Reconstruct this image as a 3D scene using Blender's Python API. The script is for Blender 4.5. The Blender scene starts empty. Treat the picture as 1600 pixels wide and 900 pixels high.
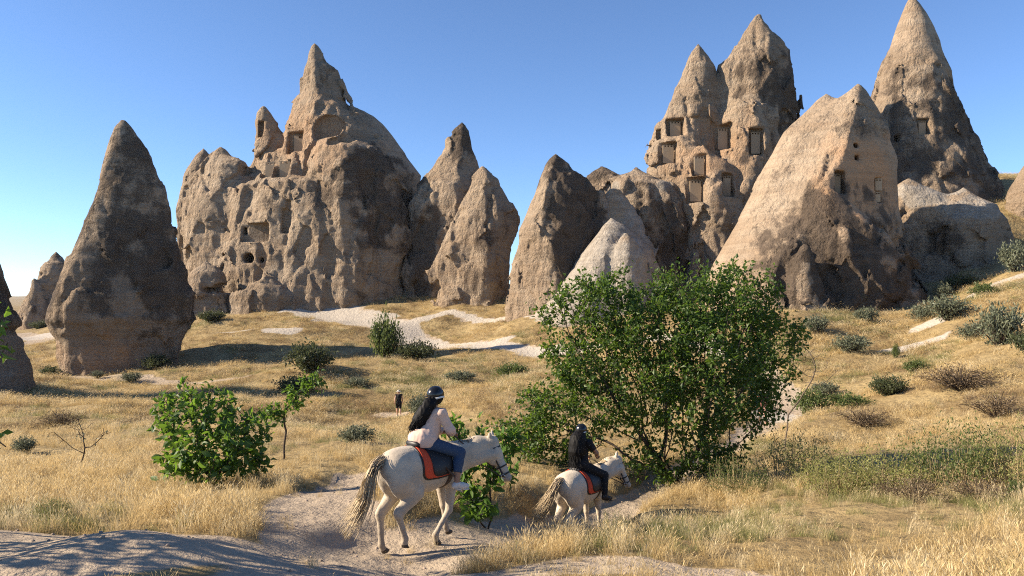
import bpy, math, random
import numpy as np
from mathutils import Vector, Matrix

# ------------------------------------------------------------------ camera, sky, sun, exposure
scene = bpy.context.scene
COL = scene.collection
FPX, HY, CX = 1156.0, 470.0, 800.0        # focal length, horizon row and centre column in photo pixels (1600 wide)
cam_d = bpy.data.cameras.new('camera'); cam = bpy.data.objects.new('camera', cam_d); COL.objects.link(cam)
cam_d.sensor_width = 36.0; cam_d.lens = 36.0 * FPX / 1600.0
cam_d.clip_start = 0.1; cam_d.clip_end = 20000
cam_d.shift_y = (HY - 450.0) / 1600.0
cam.location = (0, 0, 0); cam.rotation_euler = (math.radians(90), 0, 0)
scene.camera = cam

SUN_EL, SUN_AHEAD = math.radians(29.0), math.radians(-4.0)   # sun stands to the left, low in the late afternoon
to_sun = Vector((-math.cos(SUN_AHEAD) * math.cos(SUN_EL), math.sin(SUN_AHEAD) * math.cos(SUN_EL), math.sin(SUN_EL)))
sun_d = bpy.data.lights.new('sun', 'SUN'); sun = bpy.data.objects.new('sun', sun_d); COL.objects.link(sun)
sun_d.energy = 5.0; sun_d.angle = math.radians(0.5); sun_d.color = (1.0, 0.845, 0.65)
sun.rotation_euler = to_sun.to_track_quat('Z', 'Y').to_euler(); sun.location = (-40, 0, 40)
world = bpy.data.worlds.new('World'); scene.world = world; world.use_nodes = True
wn = world.node_tree; bg = wn.nodes['Background']
sky = wn.nodes.new('ShaderNodeTexSky'); sky.sky_type = 'NISHITA'; sky.sun_disc = False
sky.sun_elevation = SUN_EL; sky.sun_rotation = math.atan2(to_sun.x, to_sun.y)
sky.altitude = 1100; sky.air_density = 0.78; sky.dust_density = 0.0; sky.ozone_density = 5.0
wn.links.new(sky.outputs[0], bg.inputs['Color']); bg.inputs['Strength'].default_value = 0.092
vs = scene.view_settings
vs.view_transform = 'Standard'; vs.look = 'None'; vs.exposure = 1.30; vs.gamma = 1.0; vs.use_curve_mapping = False
scene.render.engine = 'CYCLES'
scene.cycles.use_denoising = False; scene.cycles.use_adaptive_sampling = False; scene.cycles.sample_clamp_indirect = 3.0
scene.cycles.filter_width = 1.1
scene.cycles.max_bounces = 6; scene.cycles.diffuse_bounces = 4; scene.cycles.transparent_max_bounces = 6
scene.cycles.transmission_bounces = 3; scene.cycles.caustics_reflective = False; scene.cycles.caustics_refractive = False

def at(px, py, D):
    """world point seen at photo pixel (px, py), D metres in front of the camera plane"""
    return np.array([(px - CX) / FPX * D, D, (HY - py) / FPX * D])

# ------------------------------------------------------------------ helpers
RNG = np.random.default_rng(11)
_perm = np.random.default_rng(5).permutation(256).astype(np.int32); _perm = np.concatenate([_perm, _perm, _perm])
_g = np.random.default_rng(6).normal(size=(256, 3)).astype(np.float32); _g /= np.linalg.norm(_g, axis=1, keepdims=True)

def pn(x, y, z):
    """gradient noise, about -1..1"""
    x = np.asarray(x, np.float32); y = np.asarray(y, np.float32) + np.zeros_like(x); z = np.asarray(z, np.float32) + np.zeros_like(x)
    xf = np.floor(x); yf = np.floor(y); zf = np.floor(z)
    X = xf.astype(np.int32) & 255; Y = yf.astype(np.int32) & 255; Z = zf.astype(np.int32) & 255
    x = x - xf; y = y - yf; z = z - zf
    u = x*x*x*(x*(x*6-15)+10); v = y*y*y*(y*(y*6-15)+10); w = z*z*z*(z*(z*6-15)+10)
    out = np.zeros_like(x)
    for i in (0, 1):
        wx = u if i else 1-u
        for j in (0, 1):
            wy = v if j else 1-v
            for k in (0, 1):
                wz = w if k else 1-w
                g = _g[_perm[_perm[_perm[(X+i) & 255] + ((Y+j) & 255)] + ((Z+k) & 255)] & 255]
                out += wx*wy*wz*(g[..., 0]*(x-i) + g[..., 1]*(y-j) + g[..., 2]*(z-k))
    return out * 1.6

def fbm(x, y, z, oct=3):
    s = np.zeros_like(np.asarray(x, np.float32)); a = 1.0; f = 1.0; t = 0
    for k in range(oct):
        s = s + a*pn(x*f + 17.3*k, y*f + 5.1*k, z*f - 9.7*k); t += a; a *= 0.5; f *= 2.03
    return s / t

def sstep(a, b, x):
    t = np.clip((x - a) / (b - a), 0, 1); return t*t*(3-2*t)

def smin(a, b, k):
    h = np.clip(0.5 + 0.5*(b - a)/k, 0, 1); return b + (a - b)*h - k*h*(1-h)

def surface_nets(F, o, h):
    F = F.copy(); big = np.float32(h)
    F[0] = np.maximum(F[0], big); F[-1] = np.maximum(F[-1], big)
    F[:, 0] = np.maximum(F[:, 0], big); F[:, -1] = np.maximum(F[:, -1], big)
    F[:, :, 0] = np.maximum(F[:, :, 0], big); F[:, :, -1] = np.maximum(F[:, :, -1], big)
    S = F < 0
    cnt = np.zeros(tuple(n-1 for n in F.shape), np.int8)
    corners = [(i, j, k) for i in (0, 1) for j in (0, 1) for k in (0, 1)]
    nx, ny, nz = F.shape
    for i, j, k in corners:
        cnt += S[i:nx-1+i, j:ny-1+j, k:nz-1+k]
    act = (cnt > 0) & (cnt < 8)
    I = np.argwhere(act); idx = np.full(act.shape, -1, np.int32); idx[act] = np.arange(len(I))
    acc = np.zeros((len(I), 3), np.float32); num = np.zeros(len(I), np.float32)
    val = {c: F[I[:, 0]+c[0], I[:, 1]+c[1], I[:, 2]+c[2]] for c in corners}
    for a in corners:
        for d in range(3):
            if a[d] == 0:
                b = list(a); b[d] = 1; b = tuple(b)
                fa, fb = val[a], val[b]; m = (fa < 0) != (fb < 0)
                t = fa[m] / (fa[m] - fb[m])
                p = np.tile(np.array(a, np.float32), (m.sum(), 1)); p[:, d] += t
                acc[m] += p; num[m] += 1
    V = np.asarray(o, np.float32) + h*(I + acc/num[:, None])
    Q = []
    for d in range(3):
        e1, e2 = [(1, 2), (2, 0), (0, 1)][d]
        sl0 = [slice(None)]*3; sl1 = [slice(None)]*3
        sl0[d] = slice(0, -1); sl1[d] = slice(1, None)
        A = S[tuple(sl0)]; B = S[tuple(sl1)]
        for inside_first in (True, False):
            E = np.argwhere(A & ~B) if inside_first else np.argwhere(~A & B)
            ok = (E[:, e1] > 0) & (E[:, e2] > 0)
            for ax in (e1, e2):
                ok &= E[:, ax] < act.shape[ax]
            E = E[ok]
            def cell(s1, s2):
                c = E.copy(); c[:, e1] -= s1; c[:, e2] -= s2
                return idx[c[:, 0], c[:, 1], c[:, 2]]
            q = np.stack([cell(1, 1), cell(0, 1), cell(0, 0), cell(1, 0)], 1)
            if not inside_first: q = q[:, ::-1]
            Q.append(q)
    Q = np.concatenate(Q); Q = Q[(Q >= 0).all(1)]
    return V, Q

def mesh_np(name, V, Q, smooth=True, attrs=None):
    """fast mesh from arrays; Q is (m,3) or (m,4)"""
    V = np.asarray(V, np.float32); Q = np.asarray(Q, np.int32)
    me = bpy.data.meshes.new(name); n = Q.shape[1]
    me.vertices.add(len(V)); me.vertices.foreach_set('co', V.ravel())
    me.loops.add(Q.size); me.loops.foreach_set('vertex_index', Q.ravel())
    me.polygons.add(len(Q)); me.polygons.foreach_set('loop_start', np.arange(0, Q.size, n, dtype=np.int32))
    me.polygons.foreach_set('use_smooth', np.full(len(Q), smooth))
    for k, a in (attrs or {}).items():
        a = np.asarray(a, np.float32)
        if a.ndim == 1:
            at_ = me.attributes.new(k, 'FLOAT', 'POINT'); at_.data.foreach_set('value', a)
        else:
            at_ = me.attributes.new(k, 'FLOAT_VECTOR', 'POINT'); at_.data.foreach_set('vector', a.ravel())
    me.update(calc_edges=True); me.validate()
    return me

def link(name, data, mat=None, parent=None, loc=None):
    o = bpy.data.objects.new(name, data); COL.objects.link(o)
    if mat is not None and data is not None:
        if not len(data.materials): data.materials.append(mat)
    if parent is not None: o.parent = parent
    if loc is not None: o.location = tuple(float(c) for c in loc)
    return o

def tag(o, label=None, cat=None, group=None, kind=None):
    if label: o['label'] = label
    if cat: o['category'] = cat
    if group: o['group'] = group
    if kind: o['kind'] = kind
    return o

def copy_tree(o, parent=None):
    c = o.copy(); COL.objects.link(c); c.parent = parent
    for ch in o.children: copy_tree(ch, c)
    return c

class Geo:
    """collects tubes, strips and polygons into one mesh (quads and tris)"""
    def __init__(s): s.v = []; s.f = []
    def add(s, V, Fs):
        b = len(s.v); s.v.extend([tuple(map(float, p)) for p in V]); s.f.extend([tuple(i+b for i in f) for f in Fs]); return s
    def tube(s, pts, rad, n=6, cap=True):
        pts = [np.asarray(p, float) for p in pts]
        if np.isscalar(rad): rad = [rad]*len(pts)
        V = []; Fs = []; up = np.array([0, 0, 1.0])
        for i, p in enumerate(pts):
            t = pts[min(i+1, len(pts)-1)] - pts[max(i-1, 0)]; t = t/(np.linalg.norm(t)+1e-9)
            a = np.cross(t, up if abs(t[2]) < .9 else np.array([1.0, 0, 0])); a /= np.linalg.norm(a); b = np.cross(t, a)
            for k in range(n):
                w = 2*math.pi*k/n; V.append(p + rad[i]*(math.cos(w)*a + math.sin(w)*b))
        for i in range(len(pts)-1):
            for k in range(n):
                Fs.append((i*n+k, i*n+(k+1) % n, (i+1)*n+(k+1) % n, (i+1)*n+k))
        if cap:
            Fs.append(tuple(range(n))[::-1]); Fs.append(tuple((len(pts)-1)*n+k for k in range(n)))
        return s.add(V, Fs)
    def box(s, lo, hi):
        x0, y0, z0 = lo; x1, y1, z1 = hi
        V = [(x0,y0,z0),(x1,y0,z0),(x1,y1,z0),(x0,y1,z0),(x0,y0,z1),(x1,y0,z1),(x1,y1,z1),(x0,y1,z1)]
        return s.add(V, [(3,2,1,0),(4,5,6,7),(0,1,5,4),(1,2,6,5),(2,3,7,6),(3,0,4,7)])
    def strap(s, pts, width_dir, w, th):
        """flat band along pts"""
        pts = [np.asarray(p, float) for p in pts]; V = []; Fs = []
        for i, p in enumerate(pts):
            t = pts[min(i+1, len(pts)-1)] - pts[max(i-1, 0)]; t /= np.linalg.norm(t)+1e-9
            a = np.asarray(width_dir[i] if isinstance(width_dir, list) else width_dir, float); a = a - t*np.dot(a, t); a /= np.linalg.norm(a)+1e-9
            b = np.cross(t, a)
            V += [p+a*w/2+b*th/2, p-a*w/2+b*th/2, p-a*w/2-b*th/2, p+a*w/2-b*th/2]
        for i in range(len(pts)-1):
            for k in range(4): Fs.append((i*4+k, i*4+(k+1) % 4, i*4+4+(k+1) % 4, i*4+4+k))
        Fs.append((0,1,2,3)); n = (len(pts)-1)*4; Fs.append((n+3,n+2,n+1,n))
        return s.add(V, Fs)
    def mesh(s, name, smooth=True):
        me = bpy.data.meshes.new(name); me.from_pydata(s.v, [], s.f); me.validate(); me.update()
        me.polygons.foreach_set('use_smooth', np.full(len(me.polygons), smooth)); return me

# ------------------------------------------------------------------ material helper
def mat_new(name):
    m = bpy.data.materials.new(name); m.use_nodes = True
    nt = m.node_tree; b = nt.nodes['Principled BSDF']
    return m, nt, b

class N:
    """tiny node-graph writer"""
    def __init__(s, nt): s.nt = nt
    def new(s, t, **kw):
        n = s.nt.nodes.new(t)
        for k, v in kw.items(): setattr(n, k, v)
        return n
    def put(s, sock, v):
        if hasattr(v, 'is_output') or isinstance(v, bpy.types.NodeSocket): s.nt.links.new(v, sock)
        else: sock.default_value = v
    def noise(s, vec, scale, detail=4, rough=.55, dist=0.0):
        n = s.new('ShaderNodeTexNoise'); s.put(n.inputs['Vector'], vec); n.inputs['Scale'].default_value = scale
        n.inputs['Detail'].default_value = detail; n.inputs['Roughness'].default_value = rough; n.inputs['Distortion'].default_value = dist
        return n.outputs['Fac']
    def math(s, op, a, b=0.0, c=0.0, clamp=False):
        n = s.new('ShaderNodeMath', operation=op); n.use_clamp = clamp
        for i, v in enumerate((a, b, c)): s.put(n.inputs[i], v)
        return n.outputs[0]
    def ramp(s, x, a, b):
        n = s.new('ShaderNodeMapRange'); n.interpolation_type = 'SMOOTHSTEP'
        s.put(n.inputs['Value'], x); n.inputs['From Min'].default_value = a; n.inputs['From Max'].default_value = b
        return n.outputs['Result']
    def mix(s, f, a, b, blend='MIX'):
        n = s.new('ShaderNodeMix', data_type='RGBA', blend_type=blend)
        s.put(n.inputs[0], f)
        s.put(n.inputs[6], a if not isinstance(a, tuple) else (*a, 1)); s.put(n.inputs[7], b if not isinstance(b, tuple) else (*b, 1))
        return n.outputs[2]
    def attr(s, name):
        n = s.new('ShaderNodeAttribute', attribute_name=name); return n.outputs['Fac']
    def coord(s, which='Object'):
        return s.new('ShaderNodeTexCoord').outputs[which]
    def mapping(s, vec, scale):
        n = s.new('ShaderNodeMapping'); s.put(n.inputs['Vector'], vec); n.inputs['Scale'].default_value = scale; return n.outputs[0]
    def bump(s, h, strength, dist, normal=None):
        n = s.new('ShaderNodeBump'); s.put(n.inputs['Height'], h); n.inputs['Strength'].default_value = strength; n.inputs['Distance'].default_value = dist
        if normal is not None: s.put(n.inputs['Normal'], normal)
        return n.outputs[0]

def simple_mat(name, col, rough=.6, var=.0, scale=8, bump=0.0, metallic=0, spec=.3):
    m, nt, b = mat_new(name); g = N(nt)
    co = g.coord('Object'); n = g.noise(co, scale, 4)
    c2 = tuple(max(0, c*(1-var)) for c in col); c1 = tuple(min(1, c*(1+var)) for c in col)
    g.put(b.inputs['Base Color'], g.mix(n, c2, c1)); b.inputs['Roughness'].default_value = rough
    b.inputs['Metallic'].default_value = metallic; b.inputs['Specular IOR Level'].default_value = spec
    if bump: g.put(b.inputs['Normal'], g.bump(n, bump, .02))
    return m
# ------------------------------------------------------------------ terrain
CP = [(0,880,7.2),(200,862,8.0),(400,900,7.4),(330,855,8.8),(655,862,10.8),(560,880,9.0),(800,900,8.4),(1200,900,8.2),(1600,900,7.6),(-300,880,7.2),(1900,880,7.6),
      (0,820,9.6),(200,805,11.2),(400,775,14.0),(330,758,16.0),(60,735,18.5),(200,720,20.5),(500,760,15.5),(560,735,18),(443,716,21),(100,665,33),(300,660,36),(0,640,40),(-250,650,38),(-250,720,18),
      (20,622,49),(180,600,60),(400,625,50),(480,592,58),(520,690,26),(620,657,46),(700,690,27),(760,640,42),(190,572,71),(120,572,71),(300,560,74),(280,540,82),(-200,600,55),
      (60,512,150),(80,530,115),(600,562,65),(780,600,52),(650,535,84),(740,545,76),(840,556,70),(540,500,93),(400,532,80),(420,505,90),(480,473,104),(430,452,112),(350,460,110),(620,446,112),(700,470,100),(735,474,99),(800,497,85),(760,520,84),
      (950,492,79),(1100,480,76),(1050,520,66),(900,600,48),(1000,640,40),(740,775,15.2),(800,765,16.5),(890,851,15.8),(780,838,12.8),(960,850,14.2),(830,868,11.2),
      (1055,762,20.5),(950,720,22),(880,690,26),(1180,702,27),(1215,665,38),(1230,640,43),(1300,602,46),(1400,545,53),(1250,497,60),(1285,478,64),(1350,474,66),(1450,462,71),(1540,430,71),(1600,425,62),(1600,505,48),(1600,600,33),(1450,620,38),(1600,700,22),(1400,700,24),
      (1300,750,18.5),(1400,785,15.5),(1200,790,15.5),(1600,800,12),(1300,850,10.6),(1100,868,10.4),(1000,862,11.4),(950,885,9.2),(1900,560,45),(1900,700,22),(1900,430,62),(2000,380,75),
      (200,440,150),(700,440,150),(1000,440,130),(1500,400,120),(-100,500,120),(-400,560,75),(-800,640,40)]
_P = np.array([at(*c) for c in CP]); _P = np.vstack([_P, [[0,0,-2.45],[-6,1,-2.3],[6,1,-2.5],[-6,-8,-2.4],[6,-8,-2.5]]])
def _q(x, y):
    y = np.maximum(y, -9.0); return np.stack([2.2*x/(y+14.0), np.log(y+14.0)*1.3], -1)
def _tps(r2): return np.where(r2 > 1e-12, 0.5*r2*np.log(np.maximum(r2, 1e-12)), 0)
_Q = _q(_P[:, 0], _P[:, 1]); _n = len(_Q)
_K = _tps(((_Q[:, None]-_Q[None])**2).sum(-1)) + np.eye(_n)*0.004
_A = np.zeros((_n+3, _n+3)); _A[:_n, :_n] = _K; _A[:_n, _n] = 1; _A[:_n, _n+1:] = _Q; _A[_n, :_n] = 1; _A[_n+1:, :_n] = _Q.T
_W = np.linalg.solve(_A, np.concatenate([_P[:, 2], [0, 0, 0]]))

def poly_dist(x, y, pts):
    """distance to a polyline given by photo pixels (px, D) and the width there"""
    d = np.full(np.shape(x), 1e9); 
    P = [((p[0]-CX)/FPX*p[1], p[1], p[2]) for p in pts]
    best = np.full(np.shape(x), 1e9)
    for a, b in zip(P[:-1], P[1:]):
        ax, ay, aw = a; bx, by, bw = b; dx, dy = bx-ax, by-ay
        t = np.clip(((x-ax)*dx + (y-ay)*dy)/(dx*dx+dy*dy), 0, 1)
        r = np.hypot(x-ax-t*dx, y-ay-t*dy) / (aw+(bw-aw)*t)
        best = np.minimum(best, r)
    return best
#            (px, D, half width)
PATHS = [ # trail the riders follow
    [(480,5.5,1.4),(560,8.6,1.2),(655,10.8,1.25),(770,12.4,1.25),(850,14.0,1.0),(900,15.8,.8),(980,18.0,.55),(1090,23,.45),(1165,30,.8),(1215,38,1.6),(1232,44,1.6),(1180,52,1.0),(1050,62,1.0),(930,68,1.1),(840,71,1.2),(720,79,1.6),(610,90,3.2),(520,97,4.2),(480,104,3.0),(420,110,1.6)],
    [(560,9.4,1.2),(500,11.5,1.1),(500,13.0,.9),(540,15.5,.9),(560,17.8,.6)],
    [(1300,7.2,.6),(1100,8.3,.7),(930,9.0,.75),(800,8.4,.7),(700,7.4,.7)],
    [(-200,7.2,2.0),(0,7.4,1.6),(200,8.0,1.5),(330,8.4,1.3),(480,8.6,1.3)],
    [(620,90,1.2),(700,94,.9),(800,88,.8),(850,80,.5)],
    [(100,66,1.4),(300,61,1.0),(450,63,.8)],
    [(30,128,2.0),(70,112,2.2),(20,100,2.5),(-60,90,2.5)],
    [(600,47,.8),(660,46,.6)],
]
PALE = [ # bare tuff showing through the grass: px, D, rx, ry
    (560,94,6.0,4.5),(500,100,5.5,4.5),(660,84,4,1.5),(760,77,4,1.0),(440,85,3.0,2.0),(370,86,3.2,1.4),(1425,52,3.2,1.2),(1465,56,2.4,1.2),(1565,49,2.4,1.4),(1560,62,3.2,1.4),(1225,40,1.6,3.0),(840,71,3,1.0),(410,109,3,2.5),(1150,74,3,2),(60,118,5,8)]

def height(x, y, fine=True):
    x = np.asarray(x, float); y = np.asarray(y, float); shp = x.shape; x = x.ravel(); y = y.ravel()
    out = np.empty_like(x)
    for s in range(0, len(x), 40000):
        xs, ys = x[s:s+40000], y[s:s+40000]
        yc = np.minimum(ys, 150.0); xc = xs*np.where(ys > 150, 150.0/np.maximum(ys, 1), 1.0)
        q = _q(np.clip(xc, -1.4*(yc+14), 1.4*(yc+14)), yc)
        z = _tps(((q[:, None]-_Q[None])**2).sum(-1)) @ _W[:_n] + _W[_n] + q @ _W[_n+1:]
        # shelf carrying the tall cone behind the cut bank on the right
        u = xs/np.maximum(ys, 1)*FPX + CX
        z += sstep(1395, 1450, u)*(1-sstep(1620, 1700, u)*0)*sstep(80.5, 83.5, ys)*np.clip((6.0+(ys-83)*.34) - z + 3.2, 0, 40)*(1-sstep(112, 150, ys))
        far = sstep(125, 260, ys)
        zf = -9.0 + 26*sstep(1200, 2600, ys)*(0.55+0.45*pn(xs/420, ys/420, 3.1+0*xs)) + 16*sstep(2600, 3600, ys) \
             + 7.5*np.exp(-((ys-560)/70)**2)*(.6+.4*pn(xs/60, ys/60, 1.0+0*xs))
        z = z*(1-far) + zf*far
        out[s:s+40000] = z
    if fine:
        near = 1-sstep(120, 200, y)
        out += near*(0.16*pn(x/3.1, y/3.1, 0*x) + 0.06*pn(x/.9, y/.9, 2+0*x) + .45*pn(x/11, y/11, 7+0*x)*sstep(20, 45, y))
        # terraces and tussocky banks on the valley floor
        out += near*sstep(26, 36, y)*(1-sstep(95, 110, y))*0.35*np.tanh(4*pn(x/14+3, y/5.5, 1.5+0*x))
        d = poly_dist(x, y, PATHS[0][:10]); out += 0.24*sstep(.8, 1.35, d)*(1-sstep(1.8, 4.5, d))*sstep(9, 11.5, y)
        d = poly_dist(x, y, PATHS[0][9:]); out -= 0.12*(1-sstep(.7, 1.3, d))
        d = poly_dist(x, y, PATHS[1]); out -= 0.14*(1-sstep(.7, 1.3, d))
        # low mound of beaten earth in the near left corner
        mx, my = at(250, 0, 7.9)[:2]; out += 0.22*np.exp(-((x-mx)/1.6)**2-((y-my)/.9)**2)
    return out.reshape(shp)

def dirt_mask(x, y):
    m = np.zeros(np.shape(x)); wob = .28*fbm(x/1.1, y/1.1, 3+0*x, 3) + .12*fbm(x/4., y/4., 9+0*x, 2)
    for i, p in enumerate(PATHS):
        m = np.maximum(m, 1-sstep(.78, 1.12, poly_dist(x, y, p)+wob))
    return m
def pale_mask(x, y):
    m = np.zeros(np.shape(x)); wob = .5*fbm(x/2.2, y/2.2, 5+0*x, 3)
    for p in (PATHS[0][11:], PATHS[4]): m = np.maximum(m, 1-sstep(.45, 1.25, poly_dist(x, y, p)+.9*wob))
    for px, D, rx, ry in PALE:
        cx = (px-CX)/FPX*D; m = np.maximum(m, 1-sstep(.6, 1.15, np.hypot((x-cx)/rx, (y-D)/ry)+wob))
    return m
def ground_z(px, D):
    x = (px-CX)/FPX*D; return float(height(np.array([x]), np.array([D]))[0])
def gpt(px, D):
    x = (px-CX)/FPX*D; return np.array([x, D, ground_z(px, D)])

def build_ground():
    yy = np.concatenate([np.geomspace(4, 38, 220, endpoint=False), np.geomspace(38, 165, 170, endpoint=False), np.geomspace(165, 6000, 60)]) - 12.0
    uu = np.linspace(-1.55, 1.55, 450)
    Y, U = np.meshgrid(yy, uu, indexing='ij'); X = U*(Y+12.0)
    Z = height(X, Y)
    V = np.stack([X, Y, Z], -1).reshape(-1, 3)
    n, m = Y.shape; i = np.arange((n-1)*(m-1)); r, c = i//(m-1), i % (m-1); a = r*m+c
    Q = np.stack([a, a+1, a+m+1, a+m], 1)
    me = mesh_np('ground', V, Q, attrs={'dirt': dirt_mask(V[:, 0], V[:, 1]), 'pale': pale_mask(V[:, 0], V[:, 1])})
    m_, nt, b = mat_new('ground_soil'); g = N(nt); co = g.coord('Object')
    n1 = g.noise(co, .35, 6, .6); n2 = g.noise(co, 3.0, 6, .65); n3 = g.noise(co, 22.0, 4, .6)
    turf = g.mix(g.ramp(n1, .35, .65), (.21, .15, .072), (.33, .25, .125))
    turf = g.mix(g.ramp(n2, .45, .75), turf, (.14, .105, .056))
    soil = g.mix(n2, (.30, .24, .175), (.42, .345, .26)); soil = g.mix(g.math('MULTIPLY', g.ramp(n3, .4, .7), .6), soil, g.mix(.5, soil, (.19, .148, .108)))
    pale = g.mix(n2, (.33, .29, .24), (.45, .41, .35))
    dm = g.ramp(g.math('ADD', g.attr('dirt'), g.math('MULTIPLY', g.math('SUBTRACT', n3, .5), .5)), .35, .65)
    pm = g.ramp(g.math('ADD', g.attr('pale'), g.math('MULTIPLY', g.math('SUBTRACT', n2, .5), .6)), .35, .65)
    c = g.mix(dm, turf, soil); c = g.mix(pm, c, pale)
    g.put(b.inputs['Base Color'], c); b.inputs['Roughness'].default_value = .95; b.inputs['Specular IOR Level'].default_value = .1
    vor = g.new('ShaderNodeTexVoronoi'); g.put(vor.inputs['Vector'], co); vor.inputs['Scale'].default_value = 6.0
    n4 = g.noise(co, 1.6, 3, .5); vor2 = g.new('ShaderNodeTexVoronoi', feature='SMOOTH_F1'); g.put(vor2.inputs['Vector'], co); vor2.inputs['Scale'].default_value = 3.4
    hgt = g.math('ADD', g.math('MULTIPLY', n4, 1.2), g.math('MULTIPLY', vor2.outputs['Distance'], .7))
    hgt = g.math('ADD', hgt, g.math('ADD', g.math('MULTIPLY', n3, .5), g.math('ADD', n2, g.math('MULTIPLY', vor.outputs['Distance'], .35))))
    g.put(b.inputs['Normal'], g.bump(hgt, .8, .09))
    o = link('ground', me, m_); tag(o, 'dry grassy valley floor with pale dusty trail', kind='structure')
build_ground()
# ------------------------------------------------------------------ rock cones and cliffs
def rock_material():
    m, nt, b = mat_new('tuff_rock'); g = N(nt); co = g.coord('Object')
    geo = g.new('ShaderNodeNewGeometry')
    n1 = g.noise(co, .16, 8, .62, .4); n2 = g.noise(co, .9, 8, .68, .3); n3 = g.noise(co, 5.5, 6, .65)
    st = g.noise(g.mapping(co, (.55, .55, .05)), 1.0, 6, .6)          # stains running down
    bd = g.noise(g.mapping(co, (.06, .06, 1.1)), 1.0, 5, .6)          # bedding of the tuff
    beige = g.mix(g.ramp(n1, .35, .65), (.27, .205, .143), (.36, .287, .21))
    beige = g.mix(g.math('MULTIPLY', g.ramp(bd, .42, .62), .5), beige, g.mix(.6, beige, (.275, .185, .115)))
    beige = g.mix(g.math('MULTIPLY', g.ramp(n2, .5, .72), .55), beige, (0.205, 0.155, 0.112))
    pale = g.mix(g.ramp(n2, .3, .7), (.245, .213, .175), (.37, .33, .28))
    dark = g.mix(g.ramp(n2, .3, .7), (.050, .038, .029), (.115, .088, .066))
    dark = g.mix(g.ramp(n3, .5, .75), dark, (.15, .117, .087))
    pf = g.math('ADD', g.attr('patina_shade'), g.math('ADD', g.math('ADD', g.math('MULTIPLY', g.math('SUBTRACT', n3, .5), .8), g.math('MULTIPLY', g.math('SUBTRACT', n2, .5), 1.2)), g.math('MULTIPLY', g.math('SUBTRACT', st, .5), 1.3)))
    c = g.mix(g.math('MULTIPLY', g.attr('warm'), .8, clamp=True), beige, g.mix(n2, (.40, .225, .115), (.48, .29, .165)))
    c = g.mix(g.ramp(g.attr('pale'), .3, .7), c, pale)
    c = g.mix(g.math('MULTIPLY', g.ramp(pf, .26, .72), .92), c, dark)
    hb = g.noise(g.mapping(co, (.12, .12, 3.2)), 1.0, 4, .6, .5); c = g.mix(1.0, c, g.mix(g.ramp(hb, .38, .62), (.91, .905, .90), (1.05, 1.05, 1.05)), 'MULTIPLY')
    n9 = g.noise(co, 17.0, 4, .7); c = g.mix(1.0, c, g.mix(g.ramp(n9, .3, .7), (.72, .72, .72), (1.18, 1.18, 1.18)), 'MULTIPLY')
    c = g.mix(g.math('MULTIPLY', g.ramp(n3, .5, .72), .42), c, (.08, .062, .048))
    g.put(b.inputs['Base Color'], c); b.inputs['Roughness'].default_value = .93; b.inputs['Specular IOR Level'].default_value = .12
    sm = g.math('SUBTRACT', 1.0, g.math('MULTIPLY', g.attr('plain'), .6))
    rd = g.new('ShaderNodeTexNoise', noise_type='RIDGED_MULTIFRACTAL'); g.put(rd.inputs['Vector'], g.mapping(co, (1, 1, .38))); rd.inputs['Scale'].default_value = .75; rd.inputs['Detail'].default_value = 7; rd.inputs['Roughness'].default_value = .62; rd.inputs['Distortion'].default_value = .35
    h = g.math('ADD', g.math('MULTIPLY', n2, 1.0), g.math('MULTIPLY', n3, .4))
    r2 = g.new('ShaderNodeTexNoise', noise_type='RIDGED_MULTIFRACTAL'); g.put(r2.inputs['Vector'], g.mapping(co, (1, 1, .5))); r2.inputs['Scale'].default_value = 2.3; r2.inputs['Detail'].default_value = 6; r2.inputs['Roughness'].default_value = .6; r2.inputs['Distortion'].default_value = .3
    h = g.math('SUBTRACT', g.math('MULTIPLY', h, .8), g.math('ADD', g.math('MULTIPLY', rd.outputs['Fac'], .5), g.math('MULTIPLY', r2.outputs['Fac'], .34)))
    h = g.math('MULTIPLY', h, sm)
    g.put(b.inputs['Normal'], g.bump(h, 1.0, .85))
    return m
ROCK = rock_material()
BLACK = simple_mat('soot_black', (.012, .010, .009), .95)
PLASTER = simple_mat('carved_tuff', (.33, .25, .165), .92, .14, 3.0, .3)

def lobe(X, Y, Z, rows, D, df=.9, db=1.0, p=1.5, lean=0.0):
    """generalised cone: rows are (photo y, left x, right x, ridge x) read at distance D"""
    rows = sorted(rows, key=lambda r: -r[0])
    a = np.array([[(HY-r[0])/FPX*D] + [(v-CX)/FPX*D for v in r[1:4]] for r in rows])
    z = Z[0, 0, :]
    xl = np.interp(z, a[:, 0], a[:, 1]); xr = np.interp(z, a[:, 0], a[:, 2]); xm = np.interp(z, a[:, 0], a[:, 3])
    over = np.maximum(z - a[-1, 0], 0)
    # a body standing off to the side shows some of its depth in its outline: narrow the section so that the outline stays as measured
    xc = (xl+xr)/2; sh = 1/np.sqrt(1+(.42*(df+db)*xc/D)**2); xl, xr, xm = xc+(xl-xc)*sh, xc+(xr-xc)*sh, xc+(xm-xc)*sh
    hw = np.maximum((xr-xl)/2, .12); xm = np.clip(xm, xl+.12*hw, xr-.12*hw)
    bf = np.maximum(hw*df, .15); bb = np.maximum(hw*db, .15)
    u = X - xm[None, None]; u = np.where(u < 0, -u/np.maximum(xm-xl, .1), u/np.maximum(xr-xm, .1))
    v = Y - D - lean*(z - a[0, 0])[None, None]; v = np.where(v < 0, -v/bf, v/bb)
    r = (u**p + v**p)**(1.0/p)
    return ((r-1)*np.minimum(hw, np.minimum(bf, bb)*1.2) + over).astype(np.float32), hw.astype(np.float32)

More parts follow.
